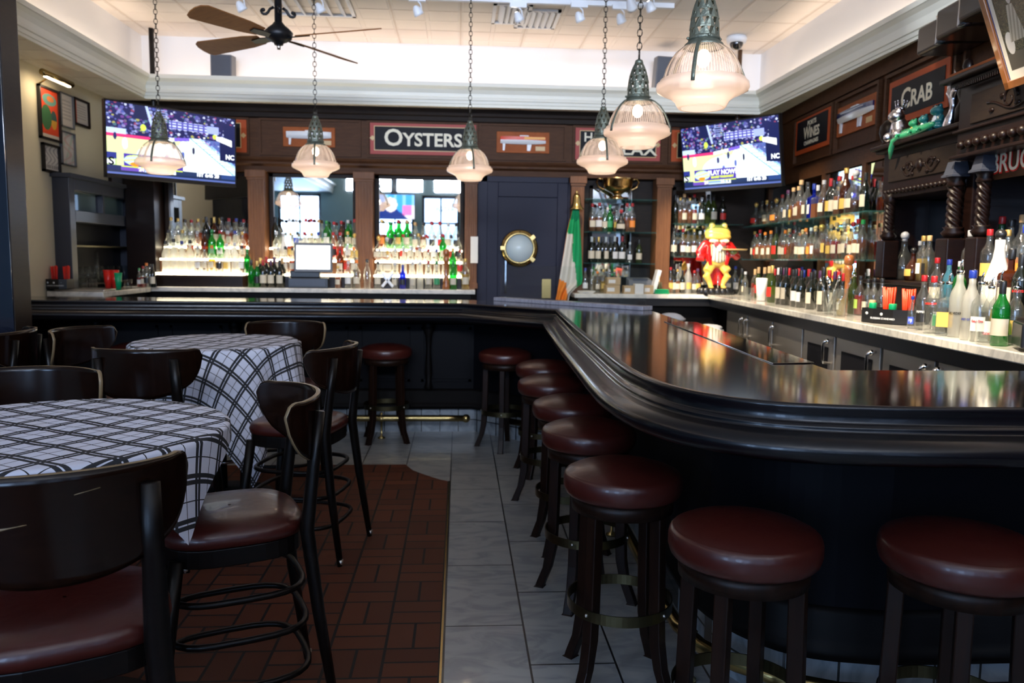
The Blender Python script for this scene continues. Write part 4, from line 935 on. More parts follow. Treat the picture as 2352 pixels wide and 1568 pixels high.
def hull(lab, mtx, w_, h, top, bot, low='hull_w', keels=((-.36, .05), (.12, .09)), plate=(.33, -.28)):
    t = thing('half_hull_plaque', lab, 'plaque', mtx=mtx)
    M().b(-w_ / 2, -h / 2, -.015, w_ / 2, h / 2, 0).build('backboard', 'plaque', t, bev=.003)
    L = w_ * .86
    def body_(z0, z1, mm, nm):
        n = 24; vs = []
        for i in range(n + 1):
            u = i / n; x = -L / 2 + L * u; fu = (math.sin(PI * min(1, .08 + u * .9)) ** .45)
            dd_ = .045 * fu; yb = z0 * fu if z0 < 0 else z0
            for k in range(7):
                q = k / 6; vs.append((x, z1 + (yb - z1) * q, dd_ * math.cos(q * 1.1 if z0 < 0 else 0)))
        m = M(); m.grid(vs, 7, n + 1); m.add([vs[0 + i] for i in range(7)] + [(vs[0][0], vs[0][1], 0), (vs[6][0], vs[6][1], 0)], [(7, 0, 1, 2, 3, 4, 5, 6, 8)]); m.add([vs[n * 7 + i] for i in range(7)] + [(vs[n * 7][0], vs[n * 7][1], 0), (vs[n * 7 + 6][0], vs[n * 7 + 6][1], 0)], [(7, 0, 1, 2, 3, 4, 5, 6, 8)])
        m.add([(p[0], z1, 0) for p in vs[0::7]] + [vs[7 * i] for i in range(n + 1)], [(i, i + 1, n + 2 + i, n + 1 + i) for i in range(n)])
        return m.build(nm, mm, t)
    body_(-h * .10, h * .10, low, 'lower_hull'); body_(h * .10, h * .26, top, 'upper_hull')
    if bot == 'hull_o': M().b(L * .02, h * .12, .045, L * .48, h * .24, .048).build('stripe', bot, t)
    elif bot: M().b(-L * .3, h * .17, .045, L * .35, h * .185, .048).build('stripe', bot, t)
    m = M(); m.b(-L * .08, h * .26, .0, L * .12, h * .33, .03); m.build('cabin', 'hull_w', t, bev=.005)
    for kx, kd in keels:
        m = M(); x = kx * w_; m.add([(x - kd * w_ * .5, -h * .04, .0), (x + kd * w_ * .5, -h * .04, .0), (x + kd * w_ * .2, -h * .40, .0), (x - kd * w_ * .5, -h * .40, .0), (x - kd * w_ * .5, -h * .04, .014), (x + kd * w_ * .5, -h * .04, .014), (x + kd * w_ * .2, -h * .40, .014), (x - kd * w_ * .5, -h * .40, .014)],
              [(0, 1, 2, 3), (4, 7, 6, 5), (0, 4, 5, 1), (1, 5, 6, 2), (2, 6, 7, 3), (3, 7, 4, 0)]); m.build('keel', 'hull_w', t)
    M().b(plate[0] * w_ - .05, plate[1] * h - .022, 0, plate[0] * w_ + .05, plate[1] * h + .022, .003).build('name_plate', 'gold', t)
mt, w_, h = bm_(650, 291, 770, 339); hull('white model yacht hull mounted on a red wooden plaque', mt, w_, h, 'hull_w', None, keels=((-.36, .05), (.08, .08)))
mt, w_, h = bm_(1141, 302, 1261, 353); hull('model yacht hull, red to orange, on a wooden plaque', mt, w_, h, 'hull_r', 'hull_o')
s0, za = pr(1925, 240, .02); s1, zb = pr(2012, 292, .02); _, zc = pr(1925, 308, .02); _, zd = pr(2012, 222, .02)
hull('navy blue model yacht hull on a plaque beside the CRAB sign', RM @ Matrix.Translation((-.02, (s0 + s1) / 2, (za + zb + zc + zd) / 4)) @ facing_left(), s0 - s1, ((za - zc) + (zd - zb)) / 2, 'hull_b', 'hull_w')
# right wall frieze mouldings
m = M(); m.T = RM
m.b(-.03, 2.0, 2.80, 0, 8.45, 2.92); m.b(-.05, 2.0, 2.18, 0, 8.45, 2.26); m.b(-.035, 2.0, 2.26, 0, 8.45, 2.29)
def rrail(s0, s1, z0, z1, t=.025):
    m.b(-.03, s0, z0 - t, 0, s1, z0); m.b(-.03, s0, z1, 0, s1, z1 + t); m.b(-.03, s0 - t, z0 - t, 0, s0, z1 + t); m.b(-.03, s1, z0 - t, 0, s1 + t, z1 + t)
for a, b_ in ((6.84, 7.72), (5.98, 6.74), (4.93, 5.83), (3.9, 4.8), (3.0, 3.8)): rrail(a, b_, 2.36, 2.76)
m.build('trim_17', 'frieze', kind='structure')
# ================================================================== BOTTLES
def emis_liq(n, c, b_=.55): return glassy(n, tuple(.35 + .6 * v if v > .3 else v + .05 for v in c), .1, b_, c)
MT['flint'] = glassy('clear_bottle_glass', (.93, .95, .94), .9, .05, (.85, .88, .86))
MG = {'c': 'flint', 'a': 'flint', 'y': 'flint', 'r': 'flint', 'p': 'flint',
      'g': glassy('green_glass', (.08, .62, .16), .4, .35, (.02, .35, .06)), 'v': glassy('olive_glass', (.35, .45, .12), .4, .4, (.12, .17, .04)),
      'd': mat('dark_wine_glass', (.008, .010, .007), .06, coat=1), 'b': glassy('brown_glass', (.35, .13, .03), .4, .5, (.12, .03, .008)),
      'f': glassy('frosted_bottle_glass', (.95, .96, .94), .3, .45, (.80, .80, .76), .3), 'u': glassy('blue_glass', (.05, .12, .9), .4, .5, (.01, .03, .5)),
      't': glassy('pale_blue_glass', (.45, .85, .98), .4, .35, (.2, .6, .8)), 'w': mat('white_bottle', (.82, .80, .74), .3, coat=.4), 'k': mat('black_bottle', (.012, .012, .014), .1, coat=1)}
LIQ = {'a': emis_liq('amber_spirit', (.48, .13, .012), .6), 'y': emis_liq('pale_gold_spirit', (.80, .55, .12), .45), 'r': emis_liq('red_spirit', (.55, .02, .015)), 'p': emis_liq('dark_amber_spirit', (.16, .035, .01), .7)}
GN = {'c': 'clear', 'a': 'amber filled', 'y': 'pale gold', 'r': 'red filled', 'p': 'dark amber', 'g': 'green', 'v': 'olive', 'd': 'dark', 'b': 'brown', 'f': 'frosted', 'u': 'blue', 't': 'pale blue', 'w': 'white', 'k': 'black'}
CN = {'k': 'black', 'r': 'red', 'w': 'white', 'y': 'gold', 'b': 'blue', 'n': 'cork', 'o': 'orange', 'v': 'purple', 'g': 'green', 's': 'steel pourer'}
CM = {'k': mat('cap_black', (.015, .015, .016), .3), 'r': mat('cap_red', (.38, .012, .016), .35), 'w': mat('cap_white', (.52, .53, .56), .3), 'y': mat('cap_gold', (.65, .42, .12), .3, .6), 'b': mat('cap_blue', (.015, .035, .28), .3),
      'n': mat('cap_cork', (.55, .36, .18), .6), 'o': mat('cap_orange', (.85, .22, .03), .4), 'v': mat('cap_purple', (.07, .02, .07), .3), 'g': mat('cap_green', (.02, .25, .06), .3), 's': 'chrome'}
LM = {'w': mat('label_cream', (.62, .56, .44), .55), 'W': mat('label_white', (.70, .70, .70), .5), 'k': mat('label_black', (.015, .015, .015), .4), 'y': mat('label_yellow', (.62, .42, .10), .5), 'r': mat('label_red', (.6, .03, .02), .5),
      'o': mat('label_orange', (.85, .27, .04), .5), 'b': mat('label_blue', (.05, .10, .55), .5), 'g': mat('label_green', (.04, .30, .12), .5), 'l': mat('label_lime', (.45, .65, .12), .5)}
LN_ = {'w': 'cream', 'W': 'white', 'k': 'black', 'y': 'yellow', 'r': 'red', 'o': 'orange', 'b': 'blue', 'g': 'green', 'l': 'lime'}
KP = {  # outline, cap start, label z range, half angle, fill level
 'W': ([(.10, 0), (.125, .012), (.125, .56), (.115, .62), (.062, .73), (.047, .79), (.045, 1)], .80, (.16, .42), 1.25, .5),
 'L': ([(.11, 0), (.135, .012), (.135, .55), (.125, .62), (.075, .70), (.052, .76), (.050, .86), (.050, .90)], .89, (.17, .40), .85, .5),
 'T': ([(.10, 0), (.118, .012), (.118, .56), (.10, .64), (.058, .74), (.046, .80), (.046, .92)], .89, (.14, .36), .8, .48),
 'C': ([(.12, 0), (.145, .012), (.145, .38), (.13, .48), (.075, .64), (.05, .76), (.046, 1)], .76, (.12, .34), 1.2, .35),
 'S': ([(.15, 0), (.165, .012), (.165, .58), (.15, .63), (.06, .68), (.055, .74), (.055, .84)], .84, (.16, .42), .74, .45),
 'D': ([(.16, 0), (.21, .02), (.22, .25), (.20, .42), (.10, .56), (.062, .64), (.062, .78), (.08, .80)], .80, (.14, .34), .9, .3),
 'F': ([(.16, 0), (.20, .02), (.22, .3), (.21, .48), (.12, .60), (.06, .68), (.055, .80), (.06, .84)], .83, (.16, .40), .85, .3),
 'J': ([(.11, 0), (.15, .015), (.17, .2), (.16, .36), (.11, .52), (.07, .66), (.055, .78), (.055, .88)], .86, (.10, .38), 1.1, .3)}
KN = {'W': 'wine bottle', 'L': 'liquor bottle', 'T': 'tall bottle', 'C': 'sparkling wine bottle', 'S': 'square bottle', 'D': 'squat decanter', 'F': 'flask bottle', 'J': 'bulbous bottle'}
ORD = 'leftmost second third fourth fifth sixth seventh eighth ninth tenth eleventh twelfth thirteenth fourteenth fifteenth sixteenth seventeenth eighteenth nineteenth twentieth'.split() + ['twenty-first', 'twenty-second', 'twenty-third', 'twenty-fourth', 'twenty-fifth', 'twenty-sixth', 'twenty-seventh', 'twenty-eighth']
TPL = {}
def bottle(spec, h, loc, rz, label, group):
    key = spec
    if key in TPL: return dup(TPL[key], loc, rz, label, group, (h,) * 3)
    k, g, c, l = spec; pf, cz, (l0, l1), la, fill = KP[k]; sq = k == 'S'; n = 4 if sq else 18; sx, sy = (1, .62) if k == 'F' else (1, 1)
    t = thing({'D': 'decanter_bottle', 'W': 'wine_bottle', 'C': 'wine_bottle'}.get(k, 'liquor_bottle'), label, 'bottle', loc, rz, group); t.scale = (h,) * 3
    def P(q): return [(r * (1.25 if sq and z < .66 else 1), z) for r, z in q]
    m = M(); m.T = Matrix.Rotation(PI / 4, 4, 'Z') if sq else Matrix.Identity(4)
    m.lathe(P(pf), n=n, sx=sx, sy=sy, sm=not sq); m.build('glass_body', MG[g], t, bev=.02 if sq else 0)
    if g in LIQ:
        q = [(max(.001, r - .012), z + .012) for r, z in pf if z < fill]; r = [a for a, z in pf if z >= fill][0]; q.append((r - .012, fill)); m = M(); m.T = Matrix.Rotation(PI / 4, 4, 'Z') if sq else Matrix.Identity(4)
        m.lathe(P(q), n=n, sx=sx, sy=sy, sm=not sq).build('spirit', LIQ[g], t)
    if c == 's':
        m = M(); m.lathe([(.055, .90), (.06, .94), (.05, .955), (.02, .96), (.018, 1.02)], n=10); m.tube([(0, 0, 1.0), (0, -.0, 1.04), (.03, -.03, 1.10)], .014, 6); m.build('pourer', 'chrome', t)
    elif k in 'DJF':
        m = M(); m.sph((0, 0, cz + .085), .085 if k == 'D' else .065, 12); m.lathe([(.05, cz - .03), (.05, cz + .05)], n=10); m.build('stopper', CM[c], t)
    else:
        r = .050 if k in 'WC' else .054; m = M(); m.lathe([(r * .96, cz), (r, cz + .01), (r, .985), (r * .9, 1.002), (.001, 1.004)], n=14, cap=False); m.build('cap', CM[c], t)
    if l != 'n':
        if g == 'd' and k == 'W' and l == 'w': l1 = .46
        m = M(); vs = []; nn_ = 10
        R0 = [r for r, z in pf if z <= l0 + .01][-1]; R1 = [r for r, z in pf if z <= l1][-1] if k not in 'CDFJ' else None
        def rad(z):
            for (ra, za), (rb, zb) in zip(pf, pf[1:]):
                if za <= z <= zb: return ra + (rb - ra) * (z - za) / max(1e-6, zb - za)
            return pf[-1][0]
        for zz in (l0, (l0 + l1) / 2, l1):
            for i in range(nn_):
                a = -PI / 2 - la + 2 * la * i / (nn_ - 1); rr = rad(zz) + .003
                if sq: vs.append((-.13 + .26 * i / (nn_ - 1), -(.165 * 1.25 * .7071 + .004), zz))
                else: vs.append((rr * sx * math.cos(a), rr * sy * math.sin(a), zz))
        m.grid(vs, nn_, 3).build('paper_label', LM[l], t)
    TPL[key] = t; return t
USED = {}
def row(items, pos, rz, place, group, used=None):
    out = []
    its = sorted([i.split(':') for i in items.split()], key=lambda i: float(i[0]))
    for k, (x, sp) in enumerate(its):
        s, h = sp[:4], float(sp[4:]) / 100; p = pos(float(x))
        g, c, l = GN[s[1]], CN[s[2]], LN_.get(s[3])
        lab = '%s %s, %s cap%s, %s, %s' % (g, KN[s[0]], c, ', ' + l + ' label' if l else '', ORD[k] if k == 0 else ORD[k] + ' from left', place)
        out.append(bottle(s, h, p, rz + random.uniform(-.25, .25), lab, group))
    return out
def onY(Y, z): return lambda x: (lambda q: Vector((q.x / q.y * Y, Y, z + .001)))(ray(x, 600))
def onR(n, z, yref=600): return lambda x: RW(pr(x, yref, n)[0], n, z + .001)
RR = -RA - PI / 2
# ---- lit tiers in the three bays left of the door
for nm, x0, x1 in (('left', -2.99, -2.14), ('middle', -1.94, -1.075), ('right', -.86, .035)):
    t = thing('lit_riser', 'glowing stepped bottle riser in the %s bay left of the door' % nm, 'bottle riser', ((x0 + x1) / 2, 8.25, ZL + .0005), group='glowing stepped bottle risers')
    h = (x1 - x0) / 2 - .005
    M().b(-h, -.17, 0, h, -.165, .095).build('front_board', 'antique', t)
    for k, (ya, z) in enumerate(((-.175, .115), (-.045, .255), (.075, .375))):
        M().b(-h, ya, z, h, ya + .125, z + .02).build('glowing_step', 'lit', t, bev=.004)
        if k: M().b(-h, ya + .01, z - .12, h, ya + .02, z).build('step_riser', 'frieze', t)
    M().b(-h, -.16, 0, h, .2, .11).build('riser_base', 'antique', t)
Z1, Z2, Z3 = ZL + .137, ZL + .277, ZL + .397
def tiers(nm, a, b_, c):
    g = 'bottles on the glowing %s riser' % nm
    row(a, onY(8.135, Z1), 0, '%s bay, front tier' % nm, g); row(b_, onY(8.262, Z2), 0, '%s bay, middle tier' % nm, g); row(c, onY(8.385, Z3), 0, '%s bay, top tier' % nm, g)
tiers('left', '381:Tfkn31 400:Tfkn33 419:Tfbn31 437:Tfkn32 455:LcwW26 470:Lcrw26 487:Lyow27 504:Lcgk25 521:Tfwy29 540:Tfww30 556:LckW27 568:Lggn24',
      '388:Tckw28 404:Lcww27 421:Tcyw28 438:Lawy26 455:Lcww27 472:Lbkn28 488:Lggg29 507:LgrW28 524:TcwW28 541:LctW28 558:Layw27'.replace('ct', 'cb'),
      '396:Tcyn29 412:Lcyw28 428:Lckn27 443:Lcrn27 458:Layn28 476:Wdkk30 494:Wbyw30 511:Lakw30 528:Tarw29 545:Lcbw29 562:Larn28')
tiers('middle', '640:Lcww26 656:Tckw27 672:Lakw26 781:Lbrw27 797:Lawr28 813:Lcow27', '636:Lcww28 652:Jwww26 668:Layy27 684:Tckw28 700:LcrW28 716:Lcyw27 732:Tcbw28 748:Lcww27 766:Lrrk28 782:Larr28 799:LcyW29 815:Jcyy27',
      '634:Wdkn31 650:Tckn29 666:Tcwn30 682:Tcwb29 704:TcrW30 716:Tcrw30 733:Tcnw29 751:LggW28 768:Larn27 785:Lbrk28 800:Lgww29 815:Tcrw30')
tiers('right', '872:Lcww26 890:Fcyw25 908:Lcww26 927:Tfww27 946:Tcww28 964:Tfww27 984:Lcrw26 1003:Lcbw26 1022:Lcww26 1040:Lgyn27 1056:Lcrr26',
      '870:Dayw26 889:Daww25 907:Lckw27 926:LcrR27 943:Lckw28 961:Layw28 979:Lcrw27 997:LcwW27 1017:Lgrw28 1036:Lckr27 1052:Lckk28'.replace('rR', 'rr'),
      '877:Layo30 896:Lggk28 915:Lgry30 934:Lgnw30 953:Tcnw28 972:Takw28 991:Tcrk29 1010:Tcrr29 1029:Lcww28 1047:Tckk28')
# ---- bottles on the left back counter
cpos = onY(8.03, ZL)
row('577:Wgkn27 590:Wgyk26 604:Wdrw27 622:Wdvw27 642:Wdkw27', cpos, 0, 'beside the cash register', 'wine bottles beside the cash register')
row('776:Layw22 800:LcwW27 819:Lcow28 843:Tckn29 868:Lcks27'.replace('cks', 'ckw'), cpos, 0, 'right of the register', 'bottles on the counter between register and door')
row('907:Tcww26 925:Lubk24 948:Tfww27 965:Tfwn27 984:Lcrw28 1003:Lcgg28 1041:Lggw28 1069:Lyyw31', cpos, 0, 'counter before right bay', 'bottles on the counter before the right bay')
for x in (596, 612, 632): pass
row('598:Wdyn29 612:Wdrn30 630:Wdvn30 648:Wdnn29', onY(8.10, ZL), 0, 'behind the register wines', 'wine bottles beside the cash register')
row('319:LrgW18 328:Lrrw20 336:Lcok23 350:Wdkw22 344:Lckn22', lambda x: pz(x, 668, ZL) * 0 + Vector((ray(x, 600).x / ray(x, 600).y * 7.82, 7.82, ZL)), 0, 'on the side counter', 'mixer bottles on the side counter')
# ---- alcove D shelves
def glass_shelf(lab, x0, x1, y0, y1, z, mtx=None):
    t = M().b(0, 0, -.01, x1 - x0, y1 - y0, 0).build('glass_shelf', 'shelf')
    t.matrix_world = (mtx or Matrix.Identity(4)) @ Matrix.Translation((x0, y0, z)); tag(t, lab, 'shelf', 'glass bottle shelves'); return t
glass_shelf('top glass shelf of the alcove, under the bronze bowl', 1.29, 2.04, 8.22, 8.47, 2.035)
glass_shelf('middle glass shelf of the alcove with spirits beside the flag', 1.29, 2.04, 8.22, 8.47, 1.70)
glass_shelf('lowest glass shelf of the alcove with dark wine bottles', 1.29, 2.04, 8.22, 8.47, 1.378)
row('1358:Larw29 1374:LarW30 1387:Lckw27 1398:Lggg28 1414:Laky26 1437:Larn30 1449:Laro30', onY(8.34, 1.70), 0, 'alcove middle shelf', 'bottles on the alcove shelves')
o = row('1424:Dkrw24', onY(8.28, 1.70), 0, 'front of alcove shelf', 'bottles on the alcove shelves')
row('1358:Wdww27 1374:Wdyw27 1391:Wdww27 1411:WdwW28 1428:WdrW28 1446:LcwW22 1467:Wvkw25 1383:Wdkn27 1402:Wdkn27', onY(8.34, 1.378), 0, 'alcove lowest shelf', 'bottles on the alcove shelves')
row('1345:LcbW25 1360:Lcwn24 1373:Lcow22 1386:Lyyy24 1412:Lyyy24 1400:Lcwn24', onY(8.25, ZR), 0, 'counter below the alcove', 'bottles on the counter below the alcove')
# ---- corner E
glass_shelf('upper glass shelf in the corner behind the frog statue', 2.24, 2.98, 8.28, 8.47, 1.80)
glass_shelf('lower glass shelf in the corner behind the frog statue', 2.24, 2.98, 8.28, 8.47, 1.455)
row('1547:Wdkn30 1558:Layn27 1567:Tanw31 1580:Layn27 1590:Trrw31 1607:LcwW28 1622:Wvkn31 1634:Wvkw31 1655:Ldkr29', onY(8.38, 1.80), 0, 'corner upper shelf', 'bottles on the corner shelves')
row('1546:Lckw30 1567:LprW29 1579:Lckw27 1592:LpyW29 1606:Lcww27 1618:Lcww27', onY(8.38, 1.455), 0, 'corner lower shelf', 'bottles on the corner shelves')
row('1541:Lary27 1549:Wdkw24 1557:Layw25 1569:Wdkw24 1582:Tfwy31 1596:Lcrw24 1604:Lcvy26 1674:Lcbw27 1690:LcbW29 1664:Lcbn27', onY(8.32, ZR), 0, 'counter around the statue', 'bottles on the counter around the frog statue')
# ---- right wall shelves F
glass_shelf('upper glass shelf along the right wall with whiskey bottles', -.33, -.03, 5.35, 8.3, 1.775, RM)
glass_shelf('lower glass shelf along the right wall with spirits', -.33, -.03, 5.35, 8.3, 1.437, RM)
m = M(); m.T = RM; m.b(-.028, 5.3, 1.07, -.022, 8.4, 2.17); t = thing('bar_mirror', 'long bar mirror behind the right wall shelves', 'mirror'); m.build('glass', 'mirror', t)
for s in (5.3, 6.05, 6.85, 8.35): m = M(); m.T = RM; m.b(-.05, s, 1.07, -.0, s + .07, 2.18); m.build('frame_post', 'frieze', t)
for s in (6.0, 7.3):
    for z in (1.70, 1.36): pass
row('1737:Dpyr26 1750:Fpkn27 1761:Fayw26 1772:Dckn25 1783:Dpyo26 1796:Lcrn27 1809:Lcvw30 1821:Tany31 1833:Lanw31 1838:Tanw36 1853:Lckw33 1868:SubW30 1877:Sawn28 1890:Lpww31 1906:WdrY31 1913:Wdkw29 1925:Larw31 1940:Tbyy36 1956:Lcrn29 1962:Dpww34 1985:Wdkw29'.replace('rY', 'ry'), onR(.2, 1.775, 480), RR, 'upper right-wall shelf', 'bottles on the upper right wall shelf')
row('1733:Lcyw29 1738:Larr26 1745:Larw30 1757:Laow27 1770:Laow28 1782:Wvkr31 1797:Tpkw33 1803:Laow27 1812:Lanr28 1826:Lpkn30 1835:Lckw28 1843:Fanw27 1850:Lcow27 1862:Lawo27 1872:FanW29 1886:Dpyn30 1898:Lpky33 1908:Lany28 1920:Lrnw29 1938:Faww30 1945:Lcnw31 1958:Larw28 1969:Larw30 1980:Lpgw29', onR(.2, 1.437, 560), RR, 'lower right-wall shelf', 'bottles on the lower right wall shelf')
row('1704:Wdkn27 1712:Lcww24 1734:Wrnn27 1742:Wvnr29 1756:Wdnw29 1766:Wvnr30 1779:Wdrw28 1788:WdwW29 1800:Wdvw29 1812:Wdrw29 1822:Wdkw28 1834:Wdrw29 1846:Wdbw28 1858:Wdrw29 1872:Wdkw28 1884:Wdvn28 1905:Wdrw29 1918:Wdvw28 1927:Wdrn28 1938:Wdrn27', onR(.42, ZR, 640), RR, 'wine row, right counter', 'wine bottles on the right back counter')
row('1771:Wvyr31 1791:Wdkw30 1803:Wdkw30 1826:WdkW29 1838:WdkW28 1861:Wdkw27 1889:Wdkw31', onR(.56, ZR, 690), RR, 'front wines, right counter', 'wine bottles on the right back counter')

# ================================================================== ANTIQUE BACK BAR
t = thing('antique_back_bar', 'dark carved antique wooden back bar with twisted columns and mirrors', 'back bar', mtx=RM)
def ab(x0, y0, z0, x1, y1, z1, nm, mm='antique', bev=.006): return M().b(-x1, y0, z0, -x0, y1, z1).build(nm, mm, t, bev=bev)
ab(.0, 2.3, 1.071, .40, 5.12, 1.285, 'step_base'); ab(.0, 2.3, 1.285, .43, 5.15, 1.31, 'step_top')
ab(0, 4.16, 1.83, .34, 5.12, 2.14, 'wing_cabinet'); ab(0, 4.12, 2.14, .42, 5.16, 2.165, 'wing_cornice'); ab(0, 4.14, 2.12, .39, 5.14, 2.14, 'wing_cornice'); ab(.34, 4.25, 1.93, .35, 5.03, 2.08, 'wing_panel', 'band')
ab(0, 2.3, 1.975, .42, 4.12, 2.34, 'centre_cabinet'); ab(0, 2.3, 2.34, .46, 4.15, 2.36, 'centre_cornice'); ab(0, 2.3, 2.36, .50, 4.19, 2.385, 'centre_cornice'); ab(0, 2.3, 2.385, .47, 4.16, 2.41, 'centre_cornice', 'plaque')
ab(.42, 2.3, 2.13, .43, 4.0, 2.28, 'centre_panel', 'band'); ab(.0, 2.3, 1.965, .45, 4.14, 1.985, 'centre_lower_moulding'); ab(.0, 2.3, 2.10, .44, 4.14, 2.115, 'centre_lower_moulding')
MT['oldmirror'] = mat('dark_antique_mirror', (.16, .15, .15), .04, 1)
ab(.03, 4.25, 1.31, .045, 5.08, 1.83, 'mirror_glass', 'oldmirror', 0); ab(.03, 2.3, 1.31, .045, 4.1, 1.965, 'mirror_glass', 'oldmirror', 0)
ab(.43, 2.3, 1.071, .555, 4.02, 1.19, 'lower_step')
ab(0, 5.08, 1.31, .30, 5.13, 1.83, 'side_post'); ab(0, 4.10, 1.31, .33, 4.18, 2.0, 'side_post')
for k in range(18): M().sph((-.355, 4.24 + k * .047, 1.868), .017, 10).build('bead', 'antique', t)
for k in range(24): M().sph((-.445, 2.4 + k * .071, 2.03), .024, 10).build('bead', 'antique', t)
m = M()
for k in range(100): m.b(-.468, 2.3 + k * .018, 2.32, -.455, 2.308 + k * .018, 2.338)
m.build('dentil_strip', 'antique', t)
def twist(s, n, z0, z1, r):
    m = M(); nu, nv = 32, 50; vs = []
    for j in range(nv):
        for i in range(nu):
            a = 2 * PI * i / nu; q = j / (nv - 1); rr = r * (1 + .16 * math.cos(5 * (a + q * 7.5))); vs.append((-n + rr * math.cos(a), s + rr * math.sin(a), z0 + (z1 - z0) * q))
    m.grid(vs, nu, nv, wrap=True).build('twisted_column', 'antique', t)
    M().lathe([(r * 1.0, z0 - .06), (r * 1.3, z0 - .05), (r * 1.7, z0 - .03), (r * 1.2, z0 - .012), (r * 1.5, z0)], (-n, s, 0), 24).build('column_base', 'antique', t)
    M().b(-n - r * 1.7, s - r * 1.7, z0 - .30, -n + r * 1.7, s + r * 1.7, z0 - .06).build('column_pedestal', 'antique', t, bev=.008)
    M().lathe([(r * 1.1, z1), (r * 1.4, z1 + .01), (r * 1.1, z1 + .03), (r * 1.6, z1 + .06)], (-n, s, 0), 24).build('column_capital', 'antique', t)
twist(5.02, .33, 1.62, 1.80, .030); twist(4.19, .37, 1.615, 1.83, .036); twist(3.93, .37, 1.615, 1.83, .030)
for s in (4.19, 3.93): 
    m = M(); m.T = Matrix.Translation((-.37, s, 0)); m.T = m.T @ Matrix.Rotation(PI / 4, 4, 'Z'); m.lathe([(.06, 1.88), (.078, 1.883), (.078, 1.893), (.066, 1.90), (.048, 1.965)], n=4, sm=False); m.build('bracket_block', 'slate', t)
def carve(s, z, n, w_, seed):
    for sg in (-1, 1):
        m = M(); pts = []
        for i in range(26): q = i / 25; a = q * 7.5; r = .045 * (1 - q * .8) * w_ / .3; pts.append((-n, s + sg * (w_ * .55 - .0 + r * math.cos(a + PI)), z + r * math.sin(a)))
        m.tube(pts, [.009 - .005 * i / 25 for i in range(26)], 6)
        pts = [(-n, s + sg * w_ * q, z - .02 + .03 * math.sin(q * 6 + seed)) for q in [i / 12 for i in range(13)]]; m.tube(pts, .006, 6)
        for q in (.2, .4, .7, .9): m.sph((-n, s + sg * w_ * q, z - .01 + .035 * math.sin(q * 9 + seed)), .016, 8, sc=(.7, 1.4, .8))
        m.build('carved_scroll', 'antique', t)
    M().sph((-n, s, z), .03, 10, sc=(.7, 1, 1.3)).build('carved_boss', 'antique', t)
carve(4.63, 2.0, .352, .22, 1); carve(3.45, 2.20, .432, .40, 2)
f = M(); f.lathe([(.03, 0), (.05, .01), (.035, .03), (.05, .05), (.062, .09), (.058, .13), (.03, .165), (.001, .18)], (-.33, 5.09, 2.165), 18); f.build('carved_finial', 'antique', t)
f = M(); f.lathe([(.05, 0), (.05, .08), (.03, .12), (.045, .16), (.03, .22), (.012, .26), (.028, .30), (.02, .33), (.001, .345)], (-.35, 4.19, 2.165), 18); f.build('carved_finial', 'antique', t)
sb, zb_ = pr(2277, 380, .34)
bs = thing('painted_sign', 'brown strip lettered BRUCE in white, standing in for a mirror reflection', 'sign', mtx=RM @ Matrix.Translation((-.34, sb, zb_)) @ facing_left())  # solid strip built in place of a sign reflected in the mirror
M().b(-.02, -.075, -.008, .8, .065, 0).build('board', 'frieze', bs); text('BRUCE', .135, 'red', bs, 'lettering_outline', Matrix.Translation((.0, -.003, .002)), .005, .001, 'LEFT', .92); text('BRUCE', .135, 'ivory', bs, 'lettering', Matrix.Translation((.0, .0, .005)), .001, .001, 'LEFT', .92)
# glossy brown bulkhead segments under the crown
for k, (s0, s1) in enumerate(((4.62, 4.95), (4.26, 4.60), (3.86, 4.24))):
    t2 = thing('leather_bulkhead', ['glossy brown curved bulkhead segment above the CRAB sign, leftmost', 'glossy brown curved bulkhead segment above CRAB, middle one', 'glossy brown curved bulkhead segment nearest the framed portrait'][k], 'bulkhead', mtx=RM @ Matrix.Translation((-.02, s0, 2.70)), group='glossy brown bulkhead segments')
    L = s1 - s0; d = .24 + .07 * k; m = M(); pl = [(0, 0), (0, L), (-d, L), (-d, .07)] + [(-d + .06 * (1 - math.cos(a)), .07 - .07 * math.sin(a)) for a in (.5, 1.0, PI / 2)]
    m.prism(pl[::-1], 0, .17); m.build('shell', mat('bulkhead_leather_%s' % 'abc'[k], (.018, .013, .010), .32, coat=.2), t2, bev=.02, seg=3)
    M().lathe([(.04, .0), (.043, .01), (.04, .14), (.045, .165)], (-d + .02, .055, 0.003), 16).build('end_cap', mat('cap_lacquer', (.10, .11, .14), .12, .8, coat=1), t2)
